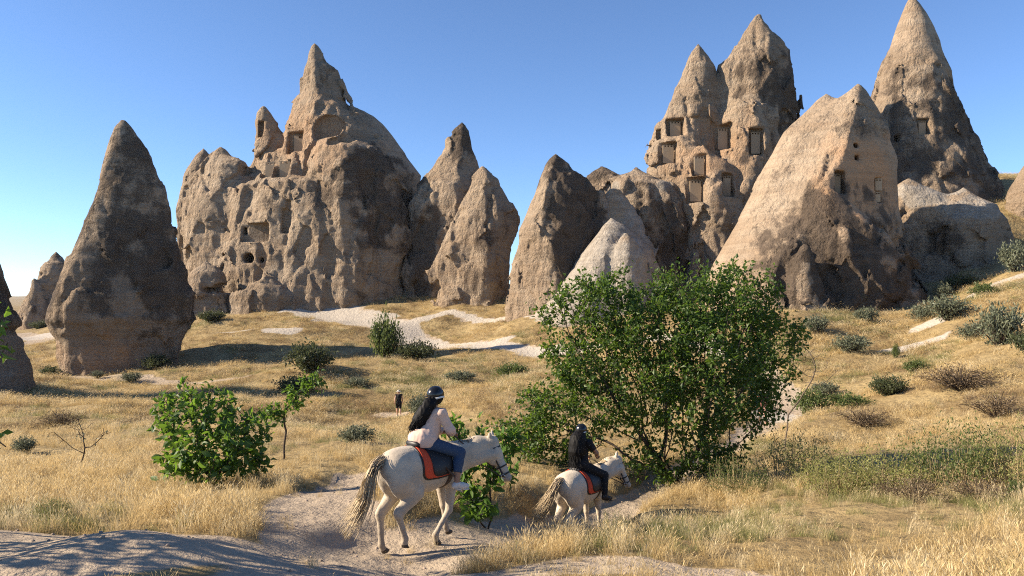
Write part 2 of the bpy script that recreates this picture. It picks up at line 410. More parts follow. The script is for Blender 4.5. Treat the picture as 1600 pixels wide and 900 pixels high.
def facet(x, y, z, sxy, sz):
    """chipped, piecewise planar relief: every cell of a jittered grid tilts its own way"""
    x = x/sxy; y = y/sxy; z = z/sz; fx, fy, fz = np.floor(x-.5), np.floor(y-.5), np.floor(z-.5)
    best = np.full(x.shape, 9e9, np.float32); out = np.zeros_like(best)
    for i in (0, 1):
        for j in (0, 1):
            for k in (0, 1):
                cx, cy, cz = fx+i, fy+j, fz+k
                h = _perm[_perm[_perm[cx.astype(np.int32) & 255] + (cy.astype(np.int32) & 255)] + (cz.astype(np.int32) & 255)] & 255
                g = _g[h]; g2 = _g[(h*7+31) & 255]
                dx = x-(cx+.5+.42*g[:, 0]); dy = y-(cy+.5+.42*g[:, 1]); dz = z-(cz+.5+.42*g[:, 2])
                r = dx*dx+dy*dy+dz*dz; m = r < best
                best = np.where(m, r, best); out = np.where(m, dx*g2[:, 0]+dy*g2[:, 1]+dz*g2[:, 2]+.08*g[:, 1], out)
    return out.astype(np.float32)

def panel_mesh(w, h, holes, th=.22):
    """plastered wall of a pigeon house: a slab with small square holes, built from strips so that the holes are open"""
    g = Geo(); xs = [-w/2]; 
    if not holes: g.box((-w/2, 0, 0), (w/2, th, h)); return g.mesh('dovecote_front', False)
    n, hs, zt = holes; gap = (w - n*hs)/(n+1)
    g.box((-w/2, 0, 0), (w/2, th, zt)); g.box((-w/2, 0, zt+hs), (w/2, th, h))
    x = -w/2
    for k in range(n+1):
        g.box((x, .002, zt), (x+gap, th-.002, zt+hs)); x += gap+hs
    return g.mesh('dovecote_front', False)

def rock(name, label, cat, base, box, vox, lobes, crag=(.7, .35, .18), flute=0., strata=0., smooth=None, k=1.0,
         patina_shade=.0, patn=.8, spots=(), carve=(), group=None, seed=0., comb=0., grooves=(), cleft=.0):
    """box = (px0, px1, py0, py1, D0, D1) in the photo's terms; base = (px, D)"""
    px0, px1, py0, py1, D0, D1 = box; Dm = max(D0, D1)
    Dc = lobes[0][1]
    x0, x1 = (px0-CX)/FPX*Dc, (px1-CX)/FPX*Dc; z1, z0 = (HY-py0)/FPX*Dc, (HY-py1)/FPX*Dc
    o = np.array([x0, D0, z0], np.float32)
    n = [int(math.ceil(v/vox))+2 for v in (x1-x0, D1-D0, z1-z0)]
    X = (o[0]+vox*np.arange(n[0], dtype=np.float32))[:, None, None]; Y = (o[1]+vox*np.arange(n[1], dtype=np.float32))[None, :, None]
    Z = (o[2]+vox*np.arange(n[2], dtype=np.float32))[None, None, :]
    F = None
    for rows, D, kw in lobes:
        kk = kw.pop('k', k); f, hw = lobe(X, Y, Z, rows, D, **kw)
        if F is None: F = f; HW = np.broadcast_to(hw[None, None], F.shape).copy()
        else: HW = np.where(f < F, hw[None, None], HW); F = smin(F, f, kk)
    band = np.abs(F) < 2.1
    I = np.nonzero(band); P = [o[d]+vox*I[d].astype(np.float32) for d in range(3)]
    x, y, z = P[0]+seed, P[1], P[2]
    amp = np.clip(HW[I]/4.5, .2, 1)   # finer relief towards the tips
    keep = np.ones(len(x), np.float32)
    if smooth is not None: keep = smooth(P[0], P[1], P[2]).astype(np.float32)
    keep = keep*amp
    n6 = pn(x/6.5, y/6.5, z/9.5); n3 = fbm(x/3.0, y/3.0, z/5.0, 4); n1 = pn(x/1.0, y/1.0, z/1.6)
    d = crag[0]*(.7*n6 + 1.1*facet(x+.6*n3, y+.6*n3, z+1.0*n3, 5.0, 8.0))*(.4*amp+.6*keep)
    d += keep*(crag[1]*(.45*n3 + 2.0*facet(x+.3*n3, y+.3*n3, z+.4*n1, 2.2, 3.8)) + crag[2]*(1.5*facet(x, y+.1*n1, z+.2*n1, 1.0, 1.7) + .2*n1))
    if cleft:
        cf = pn(x/4.6+.35*n3+11, y/4.6+.35*n3, z/38.); d += keep*cleft*np.exp(-(cf/.07)**2)*np.clip(.5+1.2*n6, 0, 1)
    if comb:
        n2 = pn(x/2.2+.5*n6, y/2.2+.5*n6, z/3.0); d += keep*comb*crag[1]*2.2*np.maximum(0, np.abs(n2)-.28)
    if flute:
        f1 = np.abs(pn(x/2.4+.5*n3, y/2.4+.5*n3, z/26.)); f2 = np.abs(pn(x/1.0+4, y/1.0+.4*n3, z/14.))
        d += keep*flute*((2.3*f1-.6) + (1.5*f2-.4)*.4)
    if strata:
        d += keep*strata*(pn(x/9, y/9, z/.85) + .6*pn(x/5, y/5, z/.4))
    F[I] += d
    for (ax_, ay_, aD, ar), (bx_, by_, bD, br_) in grooves:      # rain gullies
        a, b = at(ax_, ay_, aD), at(bx_, by_, bD); ba = b-a; t = np.clip(((X-a[0])*ba[0]+(Y-a[1])*ba[1]+(Z-a[2])*ba[2])/(ba@ba), 0, 1)
        q = np.sqrt((X-a[0]-t*ba[0])**2+(Y-a[1]-t*ba[1])**2+(Z-a[2]-t*ba[2])**2)-(ar+(br_-ar)*t); F = -smin(-F, q.astype(np.float32), .9)
    # hollows cut into the rock: (px, py, width, height, depth, kind), sizes in metres
    hits = []
    for cv in carve:
        cpx, cpy, w, h, dep, kind = cv[:6]
        ys = np.arange(D0+.3, D1-.3, vox*.5)
        xi = np.clip(np.round(((cpx-CX)/FPX*ys - o[0])/vox).astype(int), 0, n[0]-1); zi = np.clip(np.round(((HY-cpy)/FPX*ys - o[2])/vox).astype(int), 0, n[2]-1)
        yi = np.clip(np.round((ys-o[1])/vox).astype(int), 0, n[1]-1)
        hit = np.nonzero(F[xi, yi, zi] < 0)[0]
        if not len(hit): hits.append(None); continue
        y0 = ys[hit[0]]; c = at(cpx, cpy, y0); hits.append(c)
        lo = np.maximum(((c-[w/2+2, 3.5, h/2+2]-o)/vox).astype(int), 0); hi = np.minimum(((c+[w/2+2, dep+2, h/2+2]-o)/vox).astype(int)+1, n)
        sx, sy, sz = [slice(lo[d_], hi[d_]) for d_ in range(3)]
        ax = np.abs(X[sx]-c[0])-w/2; az = np.abs(Z[:, :, sz]-c[2])-h/2
        ay = np.maximum(-3.2-(Y[:, sy]-c[1]), (Y[:, sy]-c[1])-dep)
        if kind == 'arch':
            q = np.hypot((X[sx]-c[0])/(w/2), (Z[:, :, sz]-c[2])/(h/2)); q = (q-1)*min(w, h)/2
            q = np.maximum(q, -(Z[:, :, sz]-(c[2]-h*.38)))
            bx = np.maximum(q, ay)
        else:
            bx = np.maximum(np.maximum(ax, az), ay)
        F[sx, sy, sz] = np.maximum(F[sx, sy, sz], -bx)
    V, Q = surface_nets(F, o, vox)
    lab = np.arange(len(V))                                    # drop crumbs that came loose
    for _ in range(400):
        m = lab[Q].min(1); new = lab.copy(); np.minimum.at(new, Q.ravel(), np.repeat(m, 4)); new = new[new]
        if (new == lab).all(): break
        lab = new
    main = np.bincount(lab).argmax(); kv = lab == main; Q = Q[kv[Q[:, 0]]]; rn = np.cumsum(kv)-1; V = V[kv]; Q = rn[Q]
    # surface tone: dark weathering crust with painted-in shade, paler bare tuff and smooth faces
    x, y, z = V[:, 0]+seed, V[:, 1], V[:, 2]
    u = V[:, 0]/V[:, 1]*FPX+CX; v = HY-V[:, 2]/V[:, 1]*FPX
    pat = patina_shade + patn*fbm(x/7., y/7., z/5., 3); pale = np.zeros(len(V), np.float32); warm = np.zeros(len(V), np.float32)
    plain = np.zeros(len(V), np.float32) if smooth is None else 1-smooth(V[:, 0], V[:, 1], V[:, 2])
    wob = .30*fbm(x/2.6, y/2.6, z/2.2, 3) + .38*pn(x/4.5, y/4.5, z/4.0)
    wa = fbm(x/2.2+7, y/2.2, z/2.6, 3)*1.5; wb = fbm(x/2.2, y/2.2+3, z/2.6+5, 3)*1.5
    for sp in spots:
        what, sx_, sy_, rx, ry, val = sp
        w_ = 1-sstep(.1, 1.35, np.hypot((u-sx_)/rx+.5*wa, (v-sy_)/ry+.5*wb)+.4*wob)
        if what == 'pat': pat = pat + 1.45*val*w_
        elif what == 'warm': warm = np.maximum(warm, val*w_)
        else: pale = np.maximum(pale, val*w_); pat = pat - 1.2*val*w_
    base_p = gpt(*base); 
    me = mesh_np(name, V-base_p, Q, attrs={'patina_shade': pat, 'pale': pale, 'plain': plain, 'warm': warm})
    ob = link(name, me, ROCK, loc=base_p); tag(ob, label, cat, group)
    for cv, c in zip(carve, hits):
        if c is None or len(cv) < 7: continue
        cpx, cpy, w, h, dep, kind, holes = cv
        ph = link('dovecote_front', panel_mesh(w*.62, h*.8, holes), PLASTER, ob, c - base_p + np.array([w*.06, max(.25, dep-.35), -h*.42]))
    return ob
def uv_of(x, y, z): return x/y*FPX+CX, HY-z/y*FPX

# cone standing on a pale stem at the left edge of the picture
rock('rock_cone', 'dark capped cone on a pale undercut stem, cut off by the left picture edge', 'rock cone', (-60, 50), (-210, 130, 270, 690, 38, 62), .2, [
    ([(285,-75,-49,-66),(340,-105,-24,-70),(413,-140,6,-75),(460,-160,19,-80),(490,-172,31,-80),(508,-178,42,-80),(515,-150,26,-80),(540,-150,30,-80),(700,-160,34,-80)], 50, dict(df=.95, p=1.7)),
    ([(530,-150,26,-80),(560,-165,40,-80),(568,-175,46,-80),(576,-185,48,-70),(600,-200,52,-60),(690,-240,56,-50)], 50, dict(df=.9, p=1.9, k=.4))],
    crag=(.35, .16, .1), strata=.10, patina_shade=.35, spots=[('pat',-60,590,260,68,-.9),('pat',-40,470,120,45,.3)], seed=3)

# broad dark cone at the left
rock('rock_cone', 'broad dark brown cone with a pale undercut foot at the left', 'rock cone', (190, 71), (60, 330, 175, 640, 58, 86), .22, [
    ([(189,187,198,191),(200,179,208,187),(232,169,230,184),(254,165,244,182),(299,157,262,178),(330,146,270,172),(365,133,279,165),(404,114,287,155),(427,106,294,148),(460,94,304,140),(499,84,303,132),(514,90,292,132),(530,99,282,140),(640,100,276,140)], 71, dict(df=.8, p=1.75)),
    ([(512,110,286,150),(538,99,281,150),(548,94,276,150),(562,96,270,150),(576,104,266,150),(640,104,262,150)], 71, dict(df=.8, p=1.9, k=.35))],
    crag=(.12, .18, .09), strata=.12, cleft=.2, patina_shade=.66, patn=.75,
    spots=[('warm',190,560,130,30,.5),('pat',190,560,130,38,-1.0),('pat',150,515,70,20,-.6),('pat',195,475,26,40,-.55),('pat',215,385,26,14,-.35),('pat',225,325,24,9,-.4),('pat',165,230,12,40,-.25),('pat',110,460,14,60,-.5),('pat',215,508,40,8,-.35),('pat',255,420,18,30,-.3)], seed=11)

# small cones far behind at the left
rock('rock_cone', 'small far craggy cone between the two dark cones at the left', 'rock cone', (80, 165), (20, 175, 375, 540, 145, 190), .4, [
    ([(393,85,90,87),(410,73,104,86),(422,66,112,84),(437,60,120,82),(457,49,128,78),(483,35,134,72),(502,34,138,72),(535,30,140,72)], 165, dict(p=1.6)),
    ([(437,50,58,54),(457,47,70,56),(500,34,80,60),(535,34,80,60)], 160, dict(p=1.7)),
    ([(400,106,116,111),(430,98,135,115),(470,90,150,118),(535,85,160,118)], 172, dict(p=1.7))],
    crag=(1.2, .55, .3), patina_shade=.28, k=1.5, seed=29)

# the great rock castle
def _sm_castle(x, y, z):
    u, v = uv_of(x, y, z); return 1-.9*sstep(0, 22, u-(560+(v-170)*.62))*(1-sstep(300, 380, v))
CAVES = [(512,200,4.6,4.6,2.2,'arch'),(463,222,3.0,3.4,1.8,'box',(1,.4,2.3)),(438,222,1.2,2.4,1.4,'arch'),(407,202,.9,2.6,1.2,'box'),(417,264,2.0,2.7,1.2,'box',(2,.35,1.9)),(440,263,2.4,3.0,1.3,'box',(2,.35,2.1)),
         (398,363,4.3,2.6,1.5,'box'),(383,361,.5,1.0,3.0,'box'),(389,404,1.7,1.6,4.0,'arch'),(409,407,.55,.95,3.5,'arch'),(344,451,1.9,1.5,4.0,'arch'),(323,453,1.2,.8,3.0,'arch'),
         (445,345,1.0,3.4,.9,'box'),(450,318,.8,1.2,.8,'box'),(520,221,1.9,1.4,1.2,'arch'),(541,216,2.2,2.4,1.0,'arch'),(592,212,1.8,1.0,1.0,'arch'),(349,398,.5,.5,1.2,'arch'),(384,268,.8,1.6,1.2,'box')]
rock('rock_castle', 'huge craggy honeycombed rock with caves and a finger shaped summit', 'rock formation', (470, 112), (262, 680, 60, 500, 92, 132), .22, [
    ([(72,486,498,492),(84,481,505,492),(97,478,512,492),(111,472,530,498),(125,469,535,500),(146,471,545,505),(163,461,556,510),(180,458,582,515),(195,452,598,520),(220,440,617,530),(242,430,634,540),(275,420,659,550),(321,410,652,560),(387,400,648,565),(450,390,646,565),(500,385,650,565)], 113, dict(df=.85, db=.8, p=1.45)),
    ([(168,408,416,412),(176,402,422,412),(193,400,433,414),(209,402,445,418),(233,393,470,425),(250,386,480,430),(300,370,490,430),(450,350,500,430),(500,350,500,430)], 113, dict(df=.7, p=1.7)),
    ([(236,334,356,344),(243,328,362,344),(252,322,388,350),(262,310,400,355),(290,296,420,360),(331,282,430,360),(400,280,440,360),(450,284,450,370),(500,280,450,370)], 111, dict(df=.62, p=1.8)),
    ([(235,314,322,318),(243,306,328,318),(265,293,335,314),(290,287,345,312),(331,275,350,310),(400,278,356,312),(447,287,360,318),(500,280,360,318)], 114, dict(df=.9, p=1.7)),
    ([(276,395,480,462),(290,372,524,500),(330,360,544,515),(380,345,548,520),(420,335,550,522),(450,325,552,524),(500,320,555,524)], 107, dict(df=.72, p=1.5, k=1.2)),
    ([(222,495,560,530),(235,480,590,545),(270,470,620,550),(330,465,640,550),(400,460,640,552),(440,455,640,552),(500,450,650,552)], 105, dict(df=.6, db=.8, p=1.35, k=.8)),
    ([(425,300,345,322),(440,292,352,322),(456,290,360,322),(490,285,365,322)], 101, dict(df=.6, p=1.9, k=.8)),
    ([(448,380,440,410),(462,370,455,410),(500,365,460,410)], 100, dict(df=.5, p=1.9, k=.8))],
    crag=(.9, .20, .10), flute=.22, cleft=.5, strata=.06, k=.9, patina_shade=-.10, patn=.75, smooth=_sm_castle,
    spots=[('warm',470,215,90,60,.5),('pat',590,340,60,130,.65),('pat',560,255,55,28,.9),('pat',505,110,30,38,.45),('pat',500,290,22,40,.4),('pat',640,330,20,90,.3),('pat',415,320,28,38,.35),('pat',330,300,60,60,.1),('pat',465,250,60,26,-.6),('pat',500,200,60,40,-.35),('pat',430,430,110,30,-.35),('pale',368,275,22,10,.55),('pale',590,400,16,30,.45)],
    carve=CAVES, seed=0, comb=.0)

# two leaning spires right of the castle
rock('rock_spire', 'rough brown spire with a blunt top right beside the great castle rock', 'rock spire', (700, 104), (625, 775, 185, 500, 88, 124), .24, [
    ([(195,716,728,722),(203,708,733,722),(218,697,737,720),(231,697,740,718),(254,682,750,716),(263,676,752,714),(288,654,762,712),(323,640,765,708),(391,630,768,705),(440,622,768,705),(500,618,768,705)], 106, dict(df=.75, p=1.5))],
    crag=(.8, .30, .12), flute=.12, cleft=.7, patina_shade=.30, patn=.8, spots=[('pat',722,215,26,35,.5),('pat',660,390,26,80,.5),('pat',690,280,30,50,-.3)], seed=41)
rock('rock_spire', 'lighter broken spire leaning in front of the blunt brown one', 'rock spire', (740, 99), (660, 830, 250, 510, 84, 116), .22, [
    ([(263,749,760,754),(271,742,768,757),(280,738,779,760),(293,733,782,760),(316,722,796,760),(344,711,814,762),(365,701,810,762),(384,690,806,764),(399,682,803,764),(440,675,796,764),(467,676,790,764),(510,672,786,764)], 99, dict(df=.7, p=1.35))],
    crag=(.8, .30, .12), flute=.12, cleft=.7, patina_shade=-.05, patn=.8, spots=[('pat',748,375,26,60,.25),('pat',790,370,16,60,.15),('pat',770,300,14,24,.3),('pat',745,440,18,26,.4)], seed=57)

# rounded brown rock with the white cone at its foot
rock('rock_cone', 'rounded brown rock face rising behind the white cone', 'rock cone', (850, 87), (775, 990, 235, 530, 72, 102), .2, [
    ([(244,864,874,869),(248,859,880,866),(255,854,890,862),(269,847,908,858),(301,834,946,852),(327,824,952,847),(361,811,956,843),(390,804,958,852),(414,797,962,862),(437,795,965,865),(471,792,970,866),(493,794,972,866),(530,790,975,866)], 87, dict(df=.85, p=1.4))],
    crag=(.5, .22, .1), flute=.12, cleft=.4, patina_shade=.22, patn=.6,
    spots=[('pat',900,350,60,110,.8),('pat',825,460,40,50,-.7),('pat',835,330,14,60,-.1),('pale',958,315,22,35,.9),('pat',850,250,30,14,.3)], seed=71)  # right face spot adds painted shade to the dark crust
def _sm0(x, y, z): return np.full(len(x), .35)
rock('white_cone', 'smooth white tuff cone at the foot of the rounded brown rock', 'rock cone', (950, 80), (820, 1060, 285, 540, 66, 96), .2, [
    ([(346,949,965,956),(353,941,980,954),(369,929,1000,948),(391,912,1024,940),(425,888,1033,928),(463,864,1038,915),(490,838,1042,905),(540,815,1050,900)], 82.5, dict(df=.85, db=1.2, p=1.75)),
    ([(296,948,970,960),(318,936,984,958),(350,924,1006,955),(400,902,1028,950),(490,858,1042,945),(540,850,1045,945)], 87.5, dict(df=.30, db=.4, p=2.0, k=1.0)),
    ([(372,968,990,978),(400,955,1010,980),(440,945,1020,980),(490,935,1030,980),(540,930,1035,980)], 79, dict(df=.7, p=1.6, k=.6))],
    crag=(.5, .5, .3), smooth=_sm0, grooves=[((962,352,76.5,.5),(900,470,72.5,1.2)),((1000,372,77,.6),(985,480,72.5,1.3))], patina_shade=-.6, patn=.2, spots=[('pale',940,440,220,160,1.0),('pat',1024,420,24,40,.6),('pat',870,480,50,30,.8),('pat',990,430,30,50,.3)], seed=83)
rock('rock_bluff', 'low dark rock bluff between the rounded rock and the twin peaks', 'rock formation', (1030, 92), (900, 1130, 250, 520, 80, 112), .24, [
    ([(263,935,948,941),(268,924,956,941),(275,912,968,945),(300,905,985,950),(360,900,1000,950),(440,900,1010,950),(520,900,1010,950)], 94, dict(df=.6, p=1.8)),
    ([(269,984,1006,994),(276,962,1020,994),(290,950,1060,1000),(320,945,1088,1004),(360,955,1098,1010),(400,975,1102,1020),(450,985,1105,1020),(520,985,1105,1020)], 92, dict(df=.75, p=1.6))],
    crag=(.7, .4, .14), cleft=.8, patina_shade=.5, spots=[('pale',962,308,24,30,.9),('pale',1040,285,22,14,.7),('pat',1000,274,30,9,-.6),('pat',1040,350,50,60,.3)], seed=97)

# twin peaks with pigeon houses
def _hole(px, py, w, h, holes=(3, .24, 0), d=1.25): return (px, py, w*1.12, h*1.08, d, 'box', (holes[0], holes[1]*.8, h*.78))
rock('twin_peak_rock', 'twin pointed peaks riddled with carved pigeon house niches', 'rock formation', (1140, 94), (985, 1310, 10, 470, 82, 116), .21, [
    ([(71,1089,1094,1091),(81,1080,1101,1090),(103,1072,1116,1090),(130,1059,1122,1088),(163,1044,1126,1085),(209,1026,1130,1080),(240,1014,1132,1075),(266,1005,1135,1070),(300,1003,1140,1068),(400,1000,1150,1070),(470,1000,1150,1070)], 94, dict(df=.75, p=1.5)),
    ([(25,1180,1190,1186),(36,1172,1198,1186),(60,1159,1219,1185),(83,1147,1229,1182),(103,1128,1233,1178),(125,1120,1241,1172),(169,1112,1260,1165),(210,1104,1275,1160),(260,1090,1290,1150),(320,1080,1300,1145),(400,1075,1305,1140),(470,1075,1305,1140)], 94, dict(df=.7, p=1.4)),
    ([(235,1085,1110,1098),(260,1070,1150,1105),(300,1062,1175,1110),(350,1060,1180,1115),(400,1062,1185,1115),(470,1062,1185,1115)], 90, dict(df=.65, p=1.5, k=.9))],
    crag=(.75, .34, .13), flute=.06, cleft=.8, k=.5, patina_shade=.0, patn=.7,
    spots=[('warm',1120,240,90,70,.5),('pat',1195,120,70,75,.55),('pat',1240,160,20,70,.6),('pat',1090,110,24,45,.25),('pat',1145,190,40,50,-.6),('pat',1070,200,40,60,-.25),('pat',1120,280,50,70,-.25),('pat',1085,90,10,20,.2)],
    carve=[_hole(1056,199,1.9,2.2),(1030,210,.6,1.4,.9,'box'),_hole(1045,238,1.9,2.6),_hole(1094,256,1.7,2.5),_hole(1088,296,1.9,2.9),_hole(1131,214,1.7,3.0),_hole(1183,220,1.6,3.0),_hole(1138,288,1.3,2.7),(1140,301,.6,.7,2.0,'box'),(1012,262,.7,.9,.7,'box'),(1166,250,1.5,1.3,.4,'box')], seed=113)

# ridge with the smooth bright flank
def _sm_ridge(x, y, z):
    u, v = uv_of(x, y, z); xm = np.interp(v, [133, 200, 261, 300, 344, 367, 411, 475], [1341, 1313, 1286, 1258, 1252, 1219, 1174, 1150])
    left = sstep(-14, 4, u-xm); wall = sstep(1290, 1310, u)*sstep(205, 225, v)*(1-sstep(330, 350, v))
    return np.clip(.14+.86*left, 0, 1)*(1-.85*wall)
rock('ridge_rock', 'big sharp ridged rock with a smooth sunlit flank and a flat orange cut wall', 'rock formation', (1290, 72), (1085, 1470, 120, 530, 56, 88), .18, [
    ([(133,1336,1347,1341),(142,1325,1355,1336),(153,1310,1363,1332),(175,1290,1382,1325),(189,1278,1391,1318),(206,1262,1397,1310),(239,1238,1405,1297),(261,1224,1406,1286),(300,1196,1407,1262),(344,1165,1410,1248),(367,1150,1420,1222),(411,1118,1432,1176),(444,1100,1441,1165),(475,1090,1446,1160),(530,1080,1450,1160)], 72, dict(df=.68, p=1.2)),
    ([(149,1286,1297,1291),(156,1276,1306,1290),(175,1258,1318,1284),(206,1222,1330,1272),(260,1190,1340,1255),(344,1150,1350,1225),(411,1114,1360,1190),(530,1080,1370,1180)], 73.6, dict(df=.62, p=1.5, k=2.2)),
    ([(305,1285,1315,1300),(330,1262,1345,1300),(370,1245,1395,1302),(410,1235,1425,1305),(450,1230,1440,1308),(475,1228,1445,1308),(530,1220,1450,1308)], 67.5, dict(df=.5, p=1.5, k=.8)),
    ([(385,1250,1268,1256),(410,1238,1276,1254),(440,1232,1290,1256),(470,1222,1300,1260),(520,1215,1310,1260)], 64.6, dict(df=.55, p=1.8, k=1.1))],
    crag=(.45, .32, .18), k=.8, patina_shade=-.05, patn=.45, smooth=_sm_ridge,
    spots=[('pat',1245,265,45,80,.30),('pat',1195,340,45,60,.34),('pat',1290,185,30,40,.2),('warm',1350,280,75,85,1.0),('warm',1400,400,40,70,.6),('pat',1280,330,30,60,.5),('pat',1350,205,50,30,.3),('pat',1330,410,150,95,1.1),('pat',1290,345,55,55,.7),('pat',1300,440,120,50,.6),('pat',1318,365,16,22,-1.2),('pat',1256,440,16,34,-1.6),('pat',1235,180,30,30,.2),('pat',1395,400,26,60,-.5),('pat',1180,370,70,40,-.1)],  # grey flank spots are painted shading; dark lower front mixes crust and painted shade
    carve=[(1338,227,.55,.5,2.0,'box'),(1339,246,.5,.5,2.0,'box'),_hole(1313,284,1.0,2.0),_hole(1374,288,.9,1.2,(2,.25,0),.5),_hole(1373,308,.7,1.0,(2,.2,0),.5)], seed=131, grooves=[((1306,176,68.5,1.0),(1195,395,62.0,3.4)),((1268,200,70.5,.8),(1150,400,66.5,2.0))])

# cut bank with pale top right of the ridge
def _sm_bank(x, y, z): return .3+.7*sstep(-2, 2.5, (HY-330)/FPX*80 - z)
rock('rock_bluff', 'low bluff with pale rounded top and shaded cut face at the right', 'rock formation', (1490, 77), (1385, 1600, 275, 480, 64, 98), .22, [
    ([(288,1402,1440,1420),(300,1396,1466,1420),(312,1392,1500,1425),(330,1384,1524,1430),(420,1380,1532,1440),(480,1380,1532,1440)], 80, dict(df=.55, db=1.2, p=2.2)),
    ([(310,1485,1530,1505),(322,1455,1555,1500),(337,1455,1568,1500),(345,1450,1574,1500),(400,1448,1575,1500),(480,1440,1575,1500)], 79, dict(df=.75, db=1.2, p=2.4, k=1.6)),
    ([(345,1400,1440,1420),(370,1392,1450,1420),(450,1388,1456,1420),(480,1388,1456,1420)], 75, dict(df=.7, p=1.7, k=.5))],
    crag=(.6, .32, .12), strata=.10, cleft=.8, patina_shade=.12, patn=.8, smooth=_sm_bank, spots=[('pale',1440,305,80,30,1.0),('pale',1530,325,70,24,1.0),('pat',1470,370,30,40,.4),('pat',1540,370,40,40,-.35),('pat',1420,400,30,60,.2)], seed=149)

# tall smooth cone on the shelf
def _sm_tall(x, y, z):
    u, v = uv_of(x, y, z); return .25+.75*sstep(70, 110, v)
rock('rock_cone', 'tallest smooth pointed cone standing behind the ridge at the right', 'rock cone', (1460, 98), (1335, 1600, -20, 360, 80, 118), .22, [
    ([(-5,1421,1428,1424),(6,1415,1438,1425),(22,1408,1449,1427),(40,1401,1459,1428),(61,1394,1468,1428),(90,1384,1475,1428),(133,1367,1489,1426),(165,1355,1500,1424),(200,1347,1514,1422),(250,1338,1542,1420),(292,1330,1567,1420),(360,1320,1590,1420)], 99, dict(df=.8, p=1.8))],
    crag=(.4, .26, .14), strata=.06, patina_shade=.70, patn=.6, smooth=_sm_tall,  # dark level paints in cast shade; spots clear sunlit tip and left strip
    spots=[('pat',1430,40,60,85,-1.2),('pat',1370,150,26,60,-.5),('pat',1440,205,24,30,-.6),('pat',1490,240,24,18,-.45),('pat',1455,105,40,40,-.3),('pat',1470,290,60,16,-.3)],
    carve=[_hole(1446,197,1.3,2.0),(1403,216,.7,.9,2.0,'box')], seed=163)
rock('rock_cone', 'pale rounded cone cut off by the right picture edge', 'rock cone', (1630, 86), (1560, 1740, 225, 440, 74, 98), .22, [
    ([(235,1625,1650,1638),(250,1608,1670,1636),(267,1595,1682,1632),(294,1580,1698,1628),(316,1574,1708,1625),(343,1577,1712,1625),(440,1573,1720,1625)], 85, dict(df=.8, p=1.7))],
    crag=(.4, .25, .12), patina_shade=0.0, patn=.4, spots=[('pat',1600,390,60,45,.7)], seed=181)
# ------------------------------------------------------------------ plants
def leaf_mat(name, c1, c2, trans=.35, tcol=None):
    m, nt, b = mat_new(name); g = N(nt)
    rnd = g.attr('rnd'); c = g.mix(rnd, c1, c2)
    g.put(b.inputs['Base Color'], c); b.inputs['Roughness'].default_value = .5; b.inputs['Specular IOR Level'].default_value = .35
    t = nt.nodes.new('ShaderNodeBsdfTranslucent'); tc = tcol or tuple(min(1, v*1.7) for v in c2)
    g.put(t.inputs['Color'], g.mix(rnd, tuple(v*.75 for v in tc), tc))
    mx = nt.nodes.new('ShaderNodeMixShader'); mx.inputs[0].default_value = trans
    nt.links.new(b.outputs[0], mx.inputs[1]); nt.links.new(t.outputs[0], mx.inputs[2]); nt.links.new(mx.outputs[0], nt.nodes['Material Output'].inputs['Surface'])
    return m
L_TREE = leaf_mat('tree_leaf', (.020, .045, .008), (.075, .125, .020), .34, (.20, .33, .03))
L_BRIGHT = leaf_mat('broad_leaf', (.028, .065, .011), (.080, .150, .025), .36, (.22, .38, .04))
L_DARK = leaf_mat('dark_shrub_leaf', (.040, .052, .022), (.085, .10, .040), .25)
L_SAGE = leaf_mat('sage_leaf', (.085, .10, .060), (.16, .175, .11), .2)
L_GREEN = leaf_mat('green_shrub_leaf', (.052, .078, .022), (.125, .160, .046), .35)
L_WEED = leaf_mat('weed_leaf', (.13, .15, .045), (.30, .30, .105), .4)
BARK = simple_mat('bark', (.060, .044, .032), .9, .4, 14, .6)
BARK_GREY = simple_mat('grey_bark', (.11, .085, .062), .9, .35, 14, .5)

def grow(base, dirs, attr, step=.22, di=1.4, dk=.4, iters=120, seed=0, start=None):
    """space colonisation: branches grow towards the points of the crown volume"""
    rg = np.random.default_rng(seed)
    nodes = [np.array(base, float)]; par = [-1]
    for d, n in dirs:                                         # first lengths of trunk
        cur = 0; d = np.array(d, float); d /= np.linalg.norm(d)
        for k in range(n):
            d = d + rg.normal(size=3)*.10; d /= np.linalg.norm(d)
            nodes.append(nodes[cur]+d*step); par.append(cur); cur = len(nodes)-1
    A = np.array(attr); alive = np.ones(len(A), bool)
    Nn = np.array(nodes); D = np.linalg.norm(A[:, None]-Nn[None], axis=2); near = D.argmin(1); nd = D.min(1)
    for it in range(iters):
        m = alive & (nd < di)
        if not m.any():
            m = alive & (nd < nd[alive].min()*1.15) if alive.any() else m
            if not m.any(): break
        ids = np.unique(near[m]); new = []
        for i in ids:
            v = A[m & (near == i)] - nodes[i]; v = v/(np.linalg.norm(v, axis=1, keepdims=True)+1e-9); d = v.sum(0)+rg.normal(size=3)*.25
            d /= np.linalg.norm(d)+1e-9
            nodes.append(nodes[i]+d*step); par.append(int(i)); new.append(len(nodes)-1)
        Nw = np.array([nodes[i] for i in new]); D = np.linalg.norm(A[:, None]-Nw[None], axis=2)
        b = D.argmin(1); bd = D[np.arange(len(A)), b]; u = bd < nd
        near[u] = np.array(new)[b[u]]; nd[u] = bd[u]; alive &= nd > dk
        if not alive.any() or len(nodes) > 9000: break
    P = np.array(nodes); par = np.array(par)
    kids = np.zeros(len(P), int); np.add.at(kids, par[par >= 0], 1)
    return P, par, kids

def radii(par, kids, tip=.006, e=2.35):
    s = np.where(kids == 0, tip**e, 0.0)
    for i in range(len(par)-1, 0, -1): 
        if s[i] == 0: s[i] = tip**e
        s[par[i]] += s[i]
    return s**(1/e)

